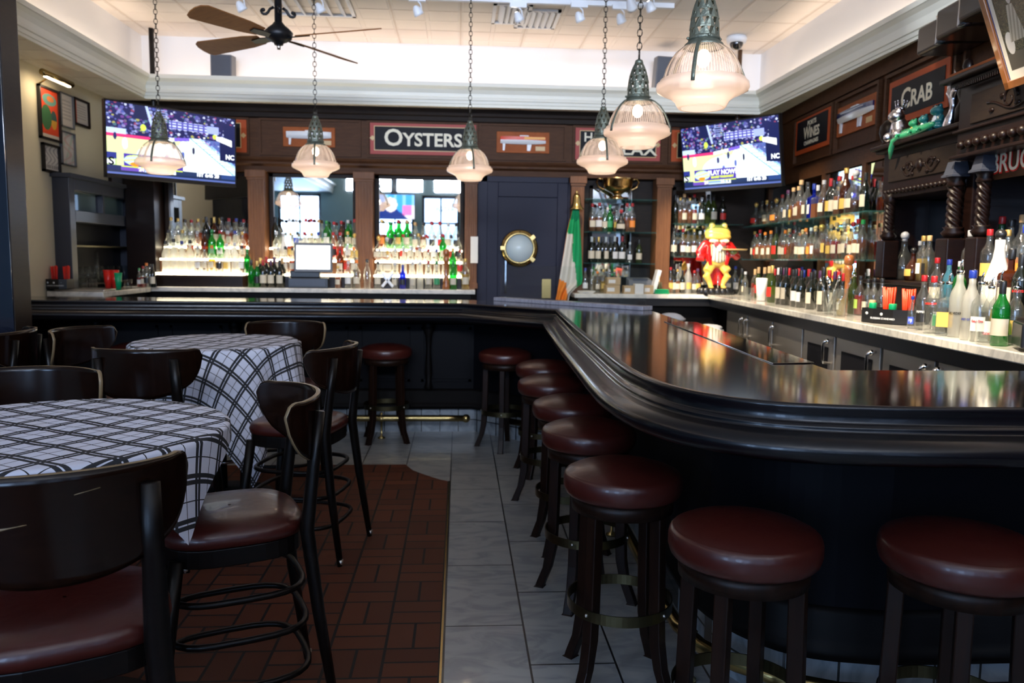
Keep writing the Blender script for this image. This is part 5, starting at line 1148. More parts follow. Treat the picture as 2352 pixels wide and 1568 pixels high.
# framed portrait
PT = RM @ Matrix.Translation((-.50, 3.595, 2.216)) @ Matrix.Rotation(-math.radians(21), 4, 'Y') @ facing_left()
t2 = thing('framed_photograph', 'framed black and white photograph leaning out at the top right', 'picture', mtx=PT)
PW, PH = .34, .56
m = M(); f_ = .035
for q in ((0, 0, PW, f_), (0, PH - f_, PW, PH), (0, 0, f_, PH), (PW - f_, 0, PW, PH)): m.b(q[0], q[1], -.02, q[2], q[3], .004)
m.build('picture_frame', wood('picture_frame_wood', (.20, .07, .02), (.3, .11, .03), .25, .6), t2, bev=.003)
M().b(f_, f_, -.015, PW - f_, PH - f_, -.008).build('mat_board', mat('mat_board', (.80, .76, .66), .6), t2)
M().b(f_ + .004, f_ + .004, -.008, f_ + .008, PH - f_, -.006).build('navy_fillet', 'hull_b', t2)
def portrait(u, v):
    au = abs(u - .5)
    if v < .25 and (au / .5) ** 2 + ((.25 - v) / .25) ** 2 > 1: return (.80, .76, .66)
    rdm = ((math.sin(u * 91 + v * 47) * 43758.5) % 1)
    if ((u - .52) / .09) ** 2 + ((v - .24) / .10) ** 2 < 1: return (.55, .52, .48) if v > .19 else (.12, .11, .10)
    if ((u - .52) / .10) ** 2 + ((v - .17) / .06) ** 2 < 1: return (.02, .02, .02)
    if .34 < v < .72 and au < .10 + (v - .34) * .45: return (.45, .42, .36) if (u * 9 + v * 5) % 1 > .45 else (.26, .24, .2)
    if ((u - .2) / .14) ** 2 + ((v - .72) / .12) ** 2 < 1: return (.70, .68, .66)
    if v > .82: return (.08, .07, .06)
    return (.02, .02, .015) if rdm < .85 else (.16, .14, .08)
raster('photograph', .20, .42, 100, 200, portrait, attr_mat('portrait_print', 0, .25), t2, Matrix.Translation((PW / 2 + .0, PH / 2 + .005, -.0075)))
M().b(.2, .3, -.12, .3, .34, -.02).build('hanging_strut', 'iron', t2)

# ---- animal figurines on the wing
def figure(name, lab, cat, s, n, z, rz=0, group=None): return thing(name, lab, cat, mtx=RM @ Matrix.Translation((-n, s, z)) @ Matrix.Rotation(rz - PI / 2, 4, 'Z'), group=group)
ZW = 2.166
t2 = figure('frog_figurine', 'silver frog figurine wearing a small crown', 'figurine', 4.86, .375, ZW); t2.scale = (1.2, 1.2, 1.12)
m = M(); m.sph((0, 0, .065), .055, 16, sc=(.85, .85, 1.2)); m.sph((0, -.02, .135), .042, 16, sc=(1, 1, .85)); m.sph((-.025, -.02, .165), .016, 10); m.sph((.025, -.02, .165), .016, 10); m.sph((-.05, -.02, .03), .03, 10, sc=(.8, 1.4, 1)); m.sph((.05, -.02, .03), .03, 10, sc=(.8, 1.4, 1))
m.build('frog_body', 'silver', t2, remesh=.006)
m = M(); m.lathe([(.020, .165), (.022, .185)], n=14, cap=False)
for k in range(6): a = k * PI / 3; m.cyl((.022 * math.cos(a), .022 * math.sin(a), .18), (.028 * math.cos(a), .028 * math.sin(a), .215), .005, .001, 6); m.sph((.028 * math.cos(a), .028 * math.sin(a), .217), .004, 6)
m.build('crown', 'silver', t2, solid=.002)
for s, mm, bl, hh, l in ((4.70, 'frogg', 'frogy', .115, 'green and yellow frog figurine beside the crowned silver frog'), (4.58, 'teal', 'whitep', .12, 'teal frog figurine with white belly, left of the pair'), (4.43, 'teal', 'whitep', .15, 'taller teal frog figurine with white belly beside the silver claw')):
    t2 = figure('frog_figurine', l, 'figurine', s, .36, ZW, group='glazed frog figurines')
    m = M(); k = hh / .15; m.T = Matrix.Scale(k, 4); m.sph((0, 0, .05), .042, 14, sc=(.9, .8, 1.15)); m.sph((0, -.015, .11), .036, 14, sc=(1.15, 1, .75)); m.sph((-.025, -.01, .135), .014, 8); m.sph((.025, -.01, .135), .014, 8); m.tube([(-.035, 0, .08), (-.055, -.02, .05), (-.03, -.04, .045)], .011, 8); m.tube([(.035, 0, .08), (.055, -.02, .05), (.03, -.04, .045)], .011, 8); m.sph((-.045, -.02, .018), .024, 8, sc=(1, 1.5, .7)); m.sph((.045, -.02, .018), .024, 8, sc=(1, 1.5, .7))
    m.build('frog_body', mm, t2, remesh=.005)
    M().sph((0, -.021, .052), .03, 12, sc=(.75, .6, 1.2)).build('belly', bl, t2).scale = (k,) * 3
    m = M(); m.T = Matrix.Scale(k, 4); m.sph((-.027, -.022, .138), .006, 8); m.sph((.027, -.022, .138), .006, 8); m.build('eyes', 'blackp', t2)
t2 = figure('lizard_figurine', 'green scaly lizard figurine stretched along the carved wing ledge', 'figurine', 4.60, .405, ZW)
m = M(); m.tube([(-.30, 0, -.10), (-.27, -.012, -.05), (-.24, -.015, 0.0), (-.19, -.006, .018), (-.08, 0, .018), (.04, 0, .022), (.13, 0, .028), (.20, 0, .035)], [.008, .016, .016, .018, .024, .026, .022, .012], 10)
for x in (-.15, .0, .1): m.tube([(x, 0, .02), (x, -.04, .022), (x + .02, -.055, .006)], [.01, .009, .006], 6)
for k in range(16): m.cyl((-.16 + k * .018, 0, .035), (-.165 + k * .018, 0, .055), .006, .001, 5)
m.build('lizard_body', 'frogg', t2)
t2 = figure('claw_figurine', 'tall silver lobster claw figurine on the carved wing', 'figurine', 4.30, .36, ZW)
m = M(); m.tube([(-.03, 0, 0), (-.01, 0, .05), (.01, 0, .11), (.0, 0, .16)], [.035, .028, .020, .026], 12); m.tube([(.0, 0, .15), (-.035, 0, .19), (-.045, 0, .24), (-.025, 0, .275)], [.02, .022, .016, .004], 10); m.tube([(.0, 0, .15), (.03, 0, .19), (.038, 0, .25), (-.005, 0, .31)], [.02, .026, .022, .004], 10)
for k in range(3): m.sph((-.025, 0, .01 + .022 * k), .042 - .006 * k, 12, sc=(1, .8, .3))
m.build('claw_body', 'silver', t2, remesh=.005)

# ================================================================== COUNTER OBJECTS, RIGHT
def cb(x, yt, n, spec, lab, grp='bottles on the right back counter, near end'):
    zb = ZR
    if n < .565: zb = 1.19; n = .43 + (n - .46) * .9
    if yt < 530 and x != 2293: zb = 1.31; n = .37
    s_, _ = pr(x, 620, n); _, zt = pr(x, yt, n); return bottle(spec, zt - zb - .001, RW(s_, n, zb + .001), RR + .8, lab, grp)
def on_label(o, s, size, z, r, m_='cap_blue', off=0, xs=1): 
    t = text(s, size, m_, o, 'label_lettering', Matrix.Translation((0, -r - .006, z)) @ UPR, off, .0015, xs=min(xs, .23 / (size * .62 * len(s))))
    for v in t.data.vertices: a = v.co.x / r; v.co.z -= r * (1 - math.cos(a)); v.co.x = r * math.sin(a)
MT['cap_blue'] = CM['b']; MT['ink'] = LM['k']
sq = [(2101, 680, .62, 'Tcbb', 'small water bottle with blue cap and blue label'), (2125, 632, .60, 'Tcrk', 'clear tall bottle with black label beside the small water bottle'), (2148, 634, .66, 'Lcrn', 'clear vodka bottle with red cap, foremost of the left group'),
      (2164, 640, .63, 'Tcsg', 'tall bottle with green label and steel pourer'), (2183, 640, .66, 'Scsy', 'square bottle with tan label and steel pourer'), (2207, 612, .64, 'Tfsn', 'tall frosted vodka bottle with steel pourer'),
      (2236, 621, .66, 'Tfbn', 'tall frosted vodka bottle with blue cap'), (2258, 640, .66, 'LcsW', 'clear vodka bottle with white label and steel pourer'), (2281, 650, .63, 'TcsW', 'slim vodka bottle with red and white label'),
      (2307, 645, .67, 'Wgkw', 'green wine bottle with cream label nearest the camera'), (2340, 650, .58, 'Lcsy', 'clear bottle with pourer at the right frame edge'),
      (2152, 592, .54, 'Lcrw', 'broad clear gin bottle with red cap behind the vodka'), (2180, 596, .53, 'Ttbn', 'pale blue gin bottle'), (2206, 600, .53, 'Lgwn', 'green bottle behind the frosted vodka'),
      (2240, 618, .54, 'Ldkn', 'black bottle behind the blue capped vodka'), (2293, 528, .53, 'Jwkn', 'tall white bulbous bottle lettered in tan'), (2224, 529, .49, 'LcwW', 'large clear bottle with grey cap and white label'),
      (2268, 527, .47, 'Lcry', 'large clear rum bottle with red cap and yellow label'), (2322, 571, .56, 'Sbkw', 'square brown tequila bottle with black stopper'), (2302, 636, .60, 'Lysn', 'pale gold bottle with pourer behind the wine'),
      (2345, 582, .56, 'Wdkn', 'dark cream liqueur bottle at the right edge'), (2350, 520, .48, 'Lcbo', 'large bottle with blue cap and orange label at right edge')]
OB = {}
for x, yt, n, sp, l in sq: OB[x] = cb(x, yt, n, sp, l)
for x, s, size, z, r, mm, xs in ((2101, 'FIJI', .13, .25, .118, 'whitep', .8), (2125, 'PEPPER', .055, .33, .118, 'whitep', .9), (2148, 'SMIRNOFF', .05, .52, .137, 'red', .9), (2207, 'BELVEDERE', .048, .34, .118, 'ink', .9), (2236, 'GREY GOOSE', .045, .30, .118, 'cap_blue', .85), (2258, 'Ketel One', .06, .33, .137, 'red', .9), (2281, 'VODKA', .055, .15, .118, 'red', .9), (2293, 'MALIBU', .07, .36, .165, 'oldbrass', .9), (2164, 'TEN', .09, .36, .118, 'whitep', 1), (2345, 'BAILEYS', .055, .40, .126, 'red', .9)):
    on_label(OB[x], s, size, z, r, mm, .001, xs)
def rowstep(items, n, place, grp): row(items, onR(n, 1.31, 600), RR, place, grp)
row('2198:Wbkn30 2226:Lgkk32 2247:Lgww35 2270:Lbkw33 2296:Lgry36 2318:LckW34 2345:Lcno36'.replace('2198:Wbkn30 ', ''), onR(.16, 1.31, 580), RR, 'cabinet step, back', 'bottles on the step of the antique back bar')
row('2212:Wdkn29 2243:Layw29 2311:Layk28', onR(.28, 1.31, 600), RR, 'cabinet step, front', 'bottles on the step of the antique back bar')
row('2036:Dbok21 2096:Dbkk21 2118:LyyW27 2131:Lcnk27 2043:Lckn27'.replace('Dbok', 'Dboy').replace('Dbkk', 'Dbky'), onR(.30, 1.31, 620), RR, 'between twisted columns', 'bottles between the twisted columns')
row('2074:Dcwn32', onR(.22, 1.31, 620), RR, 'behind dark tequila bottles', 'bottles between the twisted columns')
row('2086:Lcrw33 2110:Laww25', onR(.12, 1.31, 620), RR, 'deep between the columns', 'bottles between the twisted columns')
row('1961:Wvsn28 1976:Lrkl26 1994:Lckw24 1953:Tcsn22 2008:Lckn25 2026:Lckk25', onR(.45, ZR, 660), RR, 'right of pepper mill', 'bottles beside the pepper mill')
row('1933:LykY22'.replace('kY', 'kw'), onR(.60, ZR, 680), RR, 'beside the glass of tools', 'bottles beside the pepper mill')
# straw caddy
def caddy(lab, mtx, w_, marks=True, stk=()):
    t = thing('straw_caddy', lab, 'caddy', mtx=mtx)
    m = M(); h = .085
    m.prism([(-w_, -.06), (-w_ * .4, -.09), (w_ * .4, -.09), (w_, -.06), (w_, .07), (-w_, .07)], 0, .006); T = .004
    pl = [(-w_, -.06), (-w_ * .4, -.09), (w_ * .4, -.09), (w_, -.06), (w_, .07), (-w_, .07)]
    m.sweep([(x, y) for x, y in pl], [(0, 0), (0, h), (-T, h), (-T, 0)], closed=True, sm=False); m.build('tray', 'blackp', t)
    M().b(-w_ * .02, -.085, 0.006, w_ * .02, .068, h - .01).build('divider', 'blackp', t)
    if marks:
        for x in (-.7, -.05, .5):
            m = M(); m.T = Matrix.Translation((x * w_, -.092 if abs(x) < .45 else -.079 + .0, .055)) @ UPR; m.lathe([(.008, 0), (.008, .002)], n=14); m.build('white_emblem', 'whitep', t)
        text('RUSSIAN STANDARD', .016, 'whitep', t, 'lettering', Matrix.Translation((0.0, -.0925, .030)) @ UPR, 0, .0008)
    return t
def straws(lab, mtx, mm, n, h, r, lean=.12, horiz=False, cat='straws'):
    t = thing('drinking_straws', lab, cat, mtx=mtx, group='bundles of drinking straws'); rdx = random.Random(n)
    for k in range(n):
        m = M()
        if horiz: z = .012 + .011 * (k // 6); y = -.03 + .011 * (k % 6); m.cyl((-h / 2, y, z), (h / 2, y + rdx.uniform(-.004, .004), z), .005, n=6)
        else: a = rdx.uniform(0, 6.28); q = r * math.sqrt(rdx.random()); x, y = q * math.cos(a), q * math.sin(a); m.cyl((x, y, 0), (x * (1 + lean * 6), y * (1 + lean * 3), h * rdx.uniform(.92, 1)), .005, n=6)
        m.build('straw', mm, t)
    return t
s_c = Vector((-.57, pr(2052, 680, .57)[0], ZR + .001)); cm = RM @ Matrix.Translation(s_c) @ Matrix.Rotation(-PI / 2 + .55, 4, 'Z')
caddy('black bar caddy holding red straws and green wrapped picks', cm, .155)
straws('bundle of orange red straws at the left of the black caddy', cm @ Matrix.Translation((-.045, .03, .008)), 'redo', 26, .20, .022)
straws('bundle of orange red straws at the right of the black caddy', cm @ Matrix.Translation((.075, .03, .008)), 'redo', 26, .195, .022)
for k, x in enumerate((-.105, .02)):
    m = M(); m.T = cm @ Matrix.Translation((x, -.03, .075)); m.lathe([(.02, 0), (.022, .004), (.022, .036), (.02, .04)], n=16); 
    o = m.build('wrapped_roll', 'greenp'); tag(o, ['green wrapped roll at the left front of the black caddy', 'green wrapped roll at the middle front of the black caddy'][k], 'roll')
def mill(lab, loc, h):
    t = thing('pepper_mill', lab, 'pepper mill', loc, group='turned wooden pepper mills'); t.scale = (h,) * 3
    M().lathe([(.085, 0), (.095, .01), (.095, .10), (.075, .13), (.09, .17), (.085, .20), (.055, .30), (.05, .50), (.06, .66), (.075, .72), (.07, .80)], n=28).build('body', 'cornwood', t)
    M().lathe([(.055, .80), (.08, .82), (.085, .90), (.07, .955), (.03, .975)], n=28).build('crown', 'cornwood', t)
    M().lathe([(.018, .97), (.022, .985), (.015, 1.0)], n=12).build('knob', 'chrome', t)
p = pz(1944, 716, ZR + .001); mill('turned wooden pepper mill on the right back counter', p, .41)
p = onY(8.02, ZL)(1025); mill('turned wooden pepper mill before the right lit bay', p, .41)
def glasscup(lab, p, h, r0, r1, mm='ghost', n=1, items=None, grp=None):
    t = thing('drinking_glass', lab, 'glass', p, group=grp); m = M(); m.lathe([(.001, .004), (r0, .004), (r1, h), (r1 - .003, h), (r0 - .003, .010), (.001, .010)], n=24, cap=False); m.build('glass_body', mm, t); return t
p = onR(.63, ZR, 700)(1904); glasscup('clear glass of steel bar tools before the wine bottles', p, .16, .036, .048)
for k in range(4):
    t2 = thing('bar_spoon', 'steel bar tool standing in the clear glass', 'bar tool', p + Vector((0, 0, .012)), k * 1.4, 'steel bar tools in the clear glass'); m = M(); m.tube([(0, 0, 0), (.03, 0, .14), (.055, 0, .22 - .01 * k)], .0045, 6); m.sph((.06, 0, .23 - .01 * k), .014, 10, sc=(.8, 1, 1.6)); m.build('spoon_shape', 'chrome', t2)
p = onR(.66, ZR, 700)(1928); glasscup('tall clear mixing glass just left of the pepper mill', p, .18, .034, .05)
p = onR(.58, ZR, 680)(1748); t2 = glasscup('white tumbler among the wine bottles', p, .20, .036, .050, 'hull_w')
p = onR(.62, ZR, 680)(1722); glasscup('short clear glass left of the white tumbler', p, .11, .04, .045)
p = pz(2260, 790, ZR + .001); glasscup('short clear glass before the vodka bottles', p, .10, .036, .04)
p = onR(.60, ZR, 720)(2002); t2 = thing('cork_jar', 'small tan jar left of the black caddy', 'jar', p); M().lathe([(.018, 0), (.02, .005), (.02, .12), (.016, .125)], n=18).build('jar_body', 'card', t2); M().lathe([(.021, .10), (.021, .125), (.001, .127)], n=18).build('lid', 'ghost', t2)
p = RW(3.02, .62, ZR + .001); t2 = thing('receipt_printer', 'black receipt printer cut off at the right edge', 'printer', mtx=Matrix.Translation(p) @ Matrix.Rotation(-.45, 4, 'Z'))
M().b(-.09, -.08, .012, .20, .12, .115).build('casing', 'blackp', t2, bev=.008); M().b(-.07, -.084, .03, .18, -.08, .095).build('front_panel', 'greyp', t2); M().b(-.04, -.088, .05, .14, -.084, .056).build('slot', 'blackp', t2)
for x in (-.06, .16): M().b(x, -.05, 0, x + .03, .08, .012).build('foot', 'card', t2)

# ================================================================== COUNTER OBJECTS, LEFT AND MIDDLE
t2 = thing('cash_register', 'cash register terminal with a glowing white screen', 'cash register', onY(8.02, ZL)(707), .04)
M().b(-.19, -.04, .001, .20, .10, .10).build('cash_drawer', 'blackp', t2, bev=.006); M().b(-.17, -.046, .02, .17, -.04, .085).build('drawer_front', 'slate', t2); M().b(-.17, -.03, .10, .12, .10, .17).build('terminal_base', 'blackp', t2, bev=.01)
m = M(); m.T = Matrix.Translation((.06, -.05, .30)) @ Matrix.Rotation(-.12, 4, 'X'); m.b(-.185, -.0, -.145, .185, .04, .145); d = m.build('monitor', 'greyp', t2, bev=.008)
m = M(); m.T = Matrix.Translation((.06, -.05, .30)) @ Matrix.Rotation(-.12, 4, 'X'); m.b(-.162, -.003, -.115, .162, 0, .118); m.build('screen', 'screenw', d)
M().b(.0, -.01, .15, .1, .05, .22).build('monitor_stand', 'blackp', t2)
m = M(); m.T = Matrix.Translation(onY(7.99, ZL)(890) + Vector((0, 0, .045))) @ Matrix.Rotation(PI / 2, 4, 'X'); 
for a in (.7, -.7): q = Matrix.Rotation(a, 4, 'Z'); m.T = Matrix.Translation(onY(8.0, ZL)(890) + Vector((0, 0, .085))) @ Matrix.Rotation(PI / 2, 4, 'X') @ q; m.b(-.014, -.085, -.01, .014, .085, .01)
o = m.build('starfish_ornament', 'hull_w', bev=.006); tag(o, 'white cross shaped ornament standing on the counter, right bay', 'ornament')
# caddies and cups on the side counter, far left
pl = pxx(135, 672, -3.3); cml = Matrix.Translation((-3.22, 7.02, ZL + .013)) @ Matrix.Rotation(.2, 4, 'Z')
def ctr(x, y_, Y, z=ZL): q = ray(x, 600); return Vector((q.x / q.y * Y, Y, z + .001))
c0 = ctr(135, 0, 6.98, ZL + .012); caddy('black straw caddy on the side counter at far left', Matrix.Translation(c0), .085, True)
straws('red straw bundle in the far left caddy, left one', Matrix.Translation(c0 + Vector((-.045, .01, .008))), 'red', 20, .19, .02, .08); straws('red straw bundle in the far left caddy, right one', Matrix.Translation(c0 + Vector((.055, .01, .008))), 'red', 20, .19, .02, .08)
for x, mm, h, r, l in ((247, 'red', .17, .040, 'stack of red plastic cups, left of the green cup'), (262, 'red', .17, .036, 'stack of red plastic cups behind the green cup'), (270, 'greenp', .15, .032, 'green plastic cup beside the red cups')):
    p = ctr(x, 0, 7.25 if mm == 'red' else 7.15); t2 = thing('plastic_cup', l, 'cup', p, group='plastic cups on the side counter'); M().lathe([(.001, 0), (r * .62, 0), (r, h), (r * .9, h), (r * .55, .01)], n=20, cap=False).build('cup_body', mm, t2); M().lathe([(r * .98, h - .012), (r * 1.06, h - .006), (r * .98, h)], n=20, cap=False).build('rim', mm, t2)
for k, (x, Y) in enumerate(((172, 7.3), (190, 7.25), (212, 7.3), (292, 7.3))): glasscup(['short glass right of the far left caddy', 'short glass second right of the far left caddy', 'short glass before the pass-through opening', 'short dark glass left of the mixer bottles'][k], ctr(x, 0, Y), .09, .03, .036)
# boxes and small things below the alcove
def box(lab, x, Y, w_, d, h, z=ZR, name='cardboard_box', mm='card', cat='box', grp='small boxes on the counter below the alcove'):
    q = ray(x, 600); t2 = thing(name, lab, cat, (q.x / q.y * Y, Y, z + .001), group=grp); M().b(-w_ / 2, -d / 2, 0, w_ / 2, d / 2, h).build('carton', mm, t2, bev=.003); M().b(-w_ * .42, -d / 2 - .001, h * .25, w_ * .1, -d / 2, h * .7).build('box_label', 'paper', t2); return t2
box('cardboard box, lower one of the two stacked beneath the alcove', 1407, 8.08, .14, .14, .085); box('cardboard box stacked on top of another beneath the alcove', 1409, 8.08, .135, .13, .075, ZR + .087)
box('tan box beside the stacked cardboard boxes', 1445, 8.06, .11, .1, .08); box('white box between two tan boxes', 1468, 8.05, .09, .1, .10, mm='paper'); box('tan box under the grey sloping device', 1489, 8.08, .10, .12, .085)
t2 = thing('label_printer', 'grey sloping device on the counter below the alcove', 'device', onY(8.22, ZR)(1475)); m = M(); m.add([(-.14, -.05, 0), (.14, -.05, 0), (.14, .12, 0), (-.14, .12, 0), (-.14, -.02, .14), (.10, -.02, .14), (.10, .12, .16), (-.14, .12, .16)], [(3, 2, 1, 0), (0, 1, 5, 4), (1, 2, 6, 5), (2, 3, 7, 6), (3, 0, 4, 7), (4, 5, 6, 7)]); m.build('casing', 'greyp', t2, bev=.008); M().b(-.1, -.03, .135, .06, -.025, .15).build('display', 'slate', t2)
m = M(); m.T = Matrix.Translation(onY(8.12, ZR)(1500)) @ Matrix.Rotation(.25, 4, 'Y'); m.b(-.02, -.06, 0.004, .02, .06, .25); tag(m.build('menu_holder', 'hull_w', bev=.004), 'white slanted stand right of the boxes under the alcove', 'stand')
t2 = thing('napkin_stack', 'green folded cloth stack with a pencil glass beside the corner pilaster', 'cloth', onY(8.05, ZR)(1521))
for k in range(3): M().b(-.075 + .004 * k, -.05, .016 * k + .001, .075 - .003 * k, .06, .016 * k + .015).build('folded_cloth', 'greenp', t2, bev=.006)
g2 = glasscup('tiny glass holding a yellow pencil on the green cloth', onY(8.06, ZR + .049)(1518), .07, .018, .022)
m = M(); p = onY(8.06, ZR + .056)(1517); m.cyl(p, p + Vector((-.008, 0, .13)), .004, n=6); tag(m.build('pencil', 'gold'), 'yellow pencil standing in the tiny glass', 'pencil')
m = M(); p = onY(8.05, ZR)(1347); m.T = Matrix.Translation(p)
for k in range(3): m.T = Matrix.Translation(p + Vector((.004 * k, 0, .008 * k))) @ Matrix.Rotation(.3 * k, 4, 'Z'); m.b(-.07, -.06, .001, .07, .06, .007)
tag(m.build('folded_napkins', 'paper'), 'white folded napkins at the counter end beside the flag', 'napkins')
# bronze bowl
t2 = thing('bronze_bowl', 'large bronze footed bowl with scroll handles on the alcove shelf', 'bowl', onY(8.345, 2.036)(1414)); m = M()
m.lathe([(.08, 0), (.085, .01), (.05, .03), (.04, .05), (.07, .07), (.13, .10), (.155, .14), (.16, .20), (.175, .215), (.168, .215), (.15, .19), (.14, .14), (.10, .10), (.001, .09)], n=40, cap=False); m.build('bowl_body', 'bronze', t2)
for s in (-1, 1): M().tube([(s * .15, 0, .20), (s * .20, 0, .22), (s * .225, 0, .18), (s * .20, 0, .13), (s * .15, 0, .10), (s * .14, 0, .12)], .010, 8).build('handle', 'bronze', t2)
# bell
p = py(1324, 481, 8.17); t2 = thing('brass_bell', 'brass bell mounted on the pilaster above the flag', 'bell', p)
M().lathe([(.078, 0), (.075, .008), (.055, .03), (.042, .07), (.036, .13), (.024, .155), (.001, .162)], n=30).build('bell_body', 'brass', t2); m = M(); m.lathe([(.010, .158), (.014, .17), (.008, .185), (.001, .195)], n=14); m.cyl((0, 0, .17), (0, .10, .17), .008); m.build('bell_mount', 'brass', t2)
# flag
def flag():
    m = M(); nu, nv = 44, 60; vs = []; mi = []
    L = [(480, 1316, 1331), (510, 1308, 1332), (532, 1303, 1334), (570, 1297, 1336), (610, 1290, 1337), (640, 1285, 1338), (652, 1283, 1336), (662, 1281, 1322), (675, 1279, 1309), (691, 1275, 1305)]
    def lr(y):
        for (a, b_, c), (d, e, f_) in zip(L, L[1:]):
            if a <= y <= d: q = (y - a) / (d - a); return b_ + (e - b_) * q, c + (f_ - c) * q
        return L[-1][1:]
    for j in range(nv):
        y = 480 + 211 * j / (nv - 1); l, r = lr(y)
        for i in range(nu):
            u = i / (nu - 1); p = py(l + (r - l) * u, y, 8.17); p.y = 8.19 - .055 * (j / nv) + .022 * math.sin(u * 13 + j * .03) * min(1, j / 14); vs.append(p)
    m.grid(vs, nu, nv)
    for k in range(len(m.f)):
        j = k // (nu - 1); i = k % (nu - 1); y = 480 + 211 * (j + .5) / (nv - 1); l, r = lr(y); x = l + (r - l) * (i + .5) / (nu - 1)
        yl = 532 + (x - 1303) * 1.0
        gx = 1312 + (y - 532) * .06 + (4 if y > 600 else 0) if y > 534 else 0
        if y < 534 + max(0, (x - 1300) * .25) or x > gx + (3 if y < 560 else 0): c = 0
        else: c = 1
        if y > 640 + (x - 1283) * .55 and x < 1305 and x < 1300 + (y - 660) * .1: c = 2
        m.mi[k] = c
    o = m.build('flag', [mat('flag_green', (.0, .30, .10), .8), mat('flag_white', (.62, .60, .54), .8), mat('flag_orange', (.80, .22, .02), .8)], solid=.003)
    tag(o, 'green, white and orange flag hanging below the brass bell', 'flag')
flag()
# frog statue
t2 = thing('frog_statue', 'frog waiter statue in red tailcoat holding a tray', 'statue', (ray(1646, 600).x / ray(1646, 600).y * 8.06, 8.06, ZR + .001)); t2.scale = (1, .62, 1.0)
m = M(); m.sph((0, 0, .62), .12, 20, sc=(1.15, .95, .62)); m.sph((0, -.03, .585), .11, 20, sc=(1.25, .95, .42)); m.sph((0, 0, .42), .12, 18, sc=(.95, .8, 1.1)); m.sph((0, -.03, .345), .085, 18, sc=(1.1, .95, .8))
for s in (-1, 1):
    m.tube([(s * .05, 0, .31), (s * .105, -.05, .235), (s * .115, -.05, .20), (s * .075, -.03, .13), (s * .06, -.05, .085)], [.052, .050, .040, .030, .026], 12); m.sph((s * .065, -.085, .075), .035, 12, sc=(.9, 1.5, .5)); m.sph((s * .065, -.02, .695), .032, 12)
m.build('frog_body', 'frogy', t2, remesh=.009)
m = M(); m.sph((0, .02, .652), .115, 18, sc=(1.12, .93, .5)); m.sph((-.065, -.01, .70), .035, 12); m.sph((.065, -.01, .70), .035, 12); m.build('green_crown', 'olive', t2, remesh=.008)
for s in (-1, 1): M().sph((s * .068, -.038, .705), .016, 10).build('eye', 'gold', t2)
m = M(); m.tube([(-.115, -.04, .615), (-.06, -.10, .628), (0, -.118, .622), (.06, -.10, .605), (.12, -.04, .585)], .006, 8); m.build('mouth_line', 'card', t2)
m = M(); m.sph((-.055, -.095, .545), .045, 12, sc=(1.15, .5, .45)); m.sph((.055, -.095, .545), .045, 12, sc=(1.15, .5, .45)); m.build('jowls', 'ivory', t2)
m = M(); m.sph((0, .03, .42), .125, 18, sc=(1.05, .75, 1.15)); m.sph((-.115, .01, .50), .055, 12); m.sph((.115, .01, .50), .055, 12)
m.tube([(-.12, .01, .50), (-.185, 0, .41), (-.20, -.01, .375), (-.13, -.03, .37)], [.052, .048, .045, .038], 12); m.tube([(.12, .01, .50), (.185, 0, .42), (.20, -.03, .39), (.14, -.11, .42)], [.052, .046, .042, .034], 12)
m.tube([(-.10, -.06, .50), (-.105, -.085, .42), (-.075, -.075, .30)], [.02, .03, .02], 10, flat=(1, .7)); m.tube([(.10, -.06, .50), (.105, -.085, .42), (.085, -.075, .30)], [.02, .03, .02], 10, flat=(1, .7))
m.tube([(-.03, .06, .34), (-.03, .07, .2), (-.02, .07, .09)], [.05, .05, .04], 10); m.tube([(.04, .06, .34), (.05, .07, .2), (.07, .07, .09)], [.05, .05, .04], 10)
m.build('tailcoat', 'coat', t2, remesh=.009)
m = M(); vs = []; nu, nv = 21, 10
for j in range(nv):
    for i in range(nu): u = i / (nu - 1) * 2 - 1; q = j / (nv - 1); z = .345 + .17 * q - (.02 * (1 - abs(u)) if j == 0 else 0); vs.append((.082 * u * (1 - .15 * q), -.118 + .04 * u * u + .018 * abs(q - .3), z))
m.grid(vs, nu, nv)
for k in range(len(m.f)): m.mi[k] = 1 if (k % (nu - 1)) % 4 == 1 else 0
m.build('striped_vest', ['ivory', 'blackp'], t2, solid=.006)
m = M(); m.prism([(-.03, 0), (0, -.045), (.03, 0), (0, .035)], 0, .02); o = m.build('shirt_front', 'hull_w', t2, bev=.004); o.matrix_local = Matrix.Translation((0, -.125, .48)) @ UPR
m = M(); m.sph((-.035, -.13, .515), .026, 10, sc=(1.2, .6, .9)); m.sph((.035, -.13, .515), .026, 10, sc=(1.2, .6, .9)); m.sph((0, -.135, .512), .012, 8); m.build('bow_tie', mat('pink_bow', (.75, .07, .08), .3, coat=.5), t2)
m = M(); m.lathe([(.001, 0), (.12, .0), (.135, .012), (.13, .014), (.118, .006), (.001, .005)], (.155, -.13, .452), 30, cap=False); m.build('tray', 'gold', t2)
m = M(); m.lathe([(.001, 0), (.05, -.01), (.02, -.04)], (.145, -.12, .45), 14); m.build('hand', 'olive', t2)
m = M(); rdx = random.Random(5)
for k in range(16): a = k * 2 * PI / 16; m.sph((.155 * math.cos(a), .12 * math.sin(a), .028), .038 + rdx.random() * .012, 8)
m.lathe([(.17, 0), (.175, .03), (.12, .06), (.001, .07)], n=20, sy=.8); m.build('rock_base', 'blackp', t2)
m = M(); m.cyl((0, -.11, .03), (0, -.11, .20), .006); m.build('cane', 'chrome', t2)

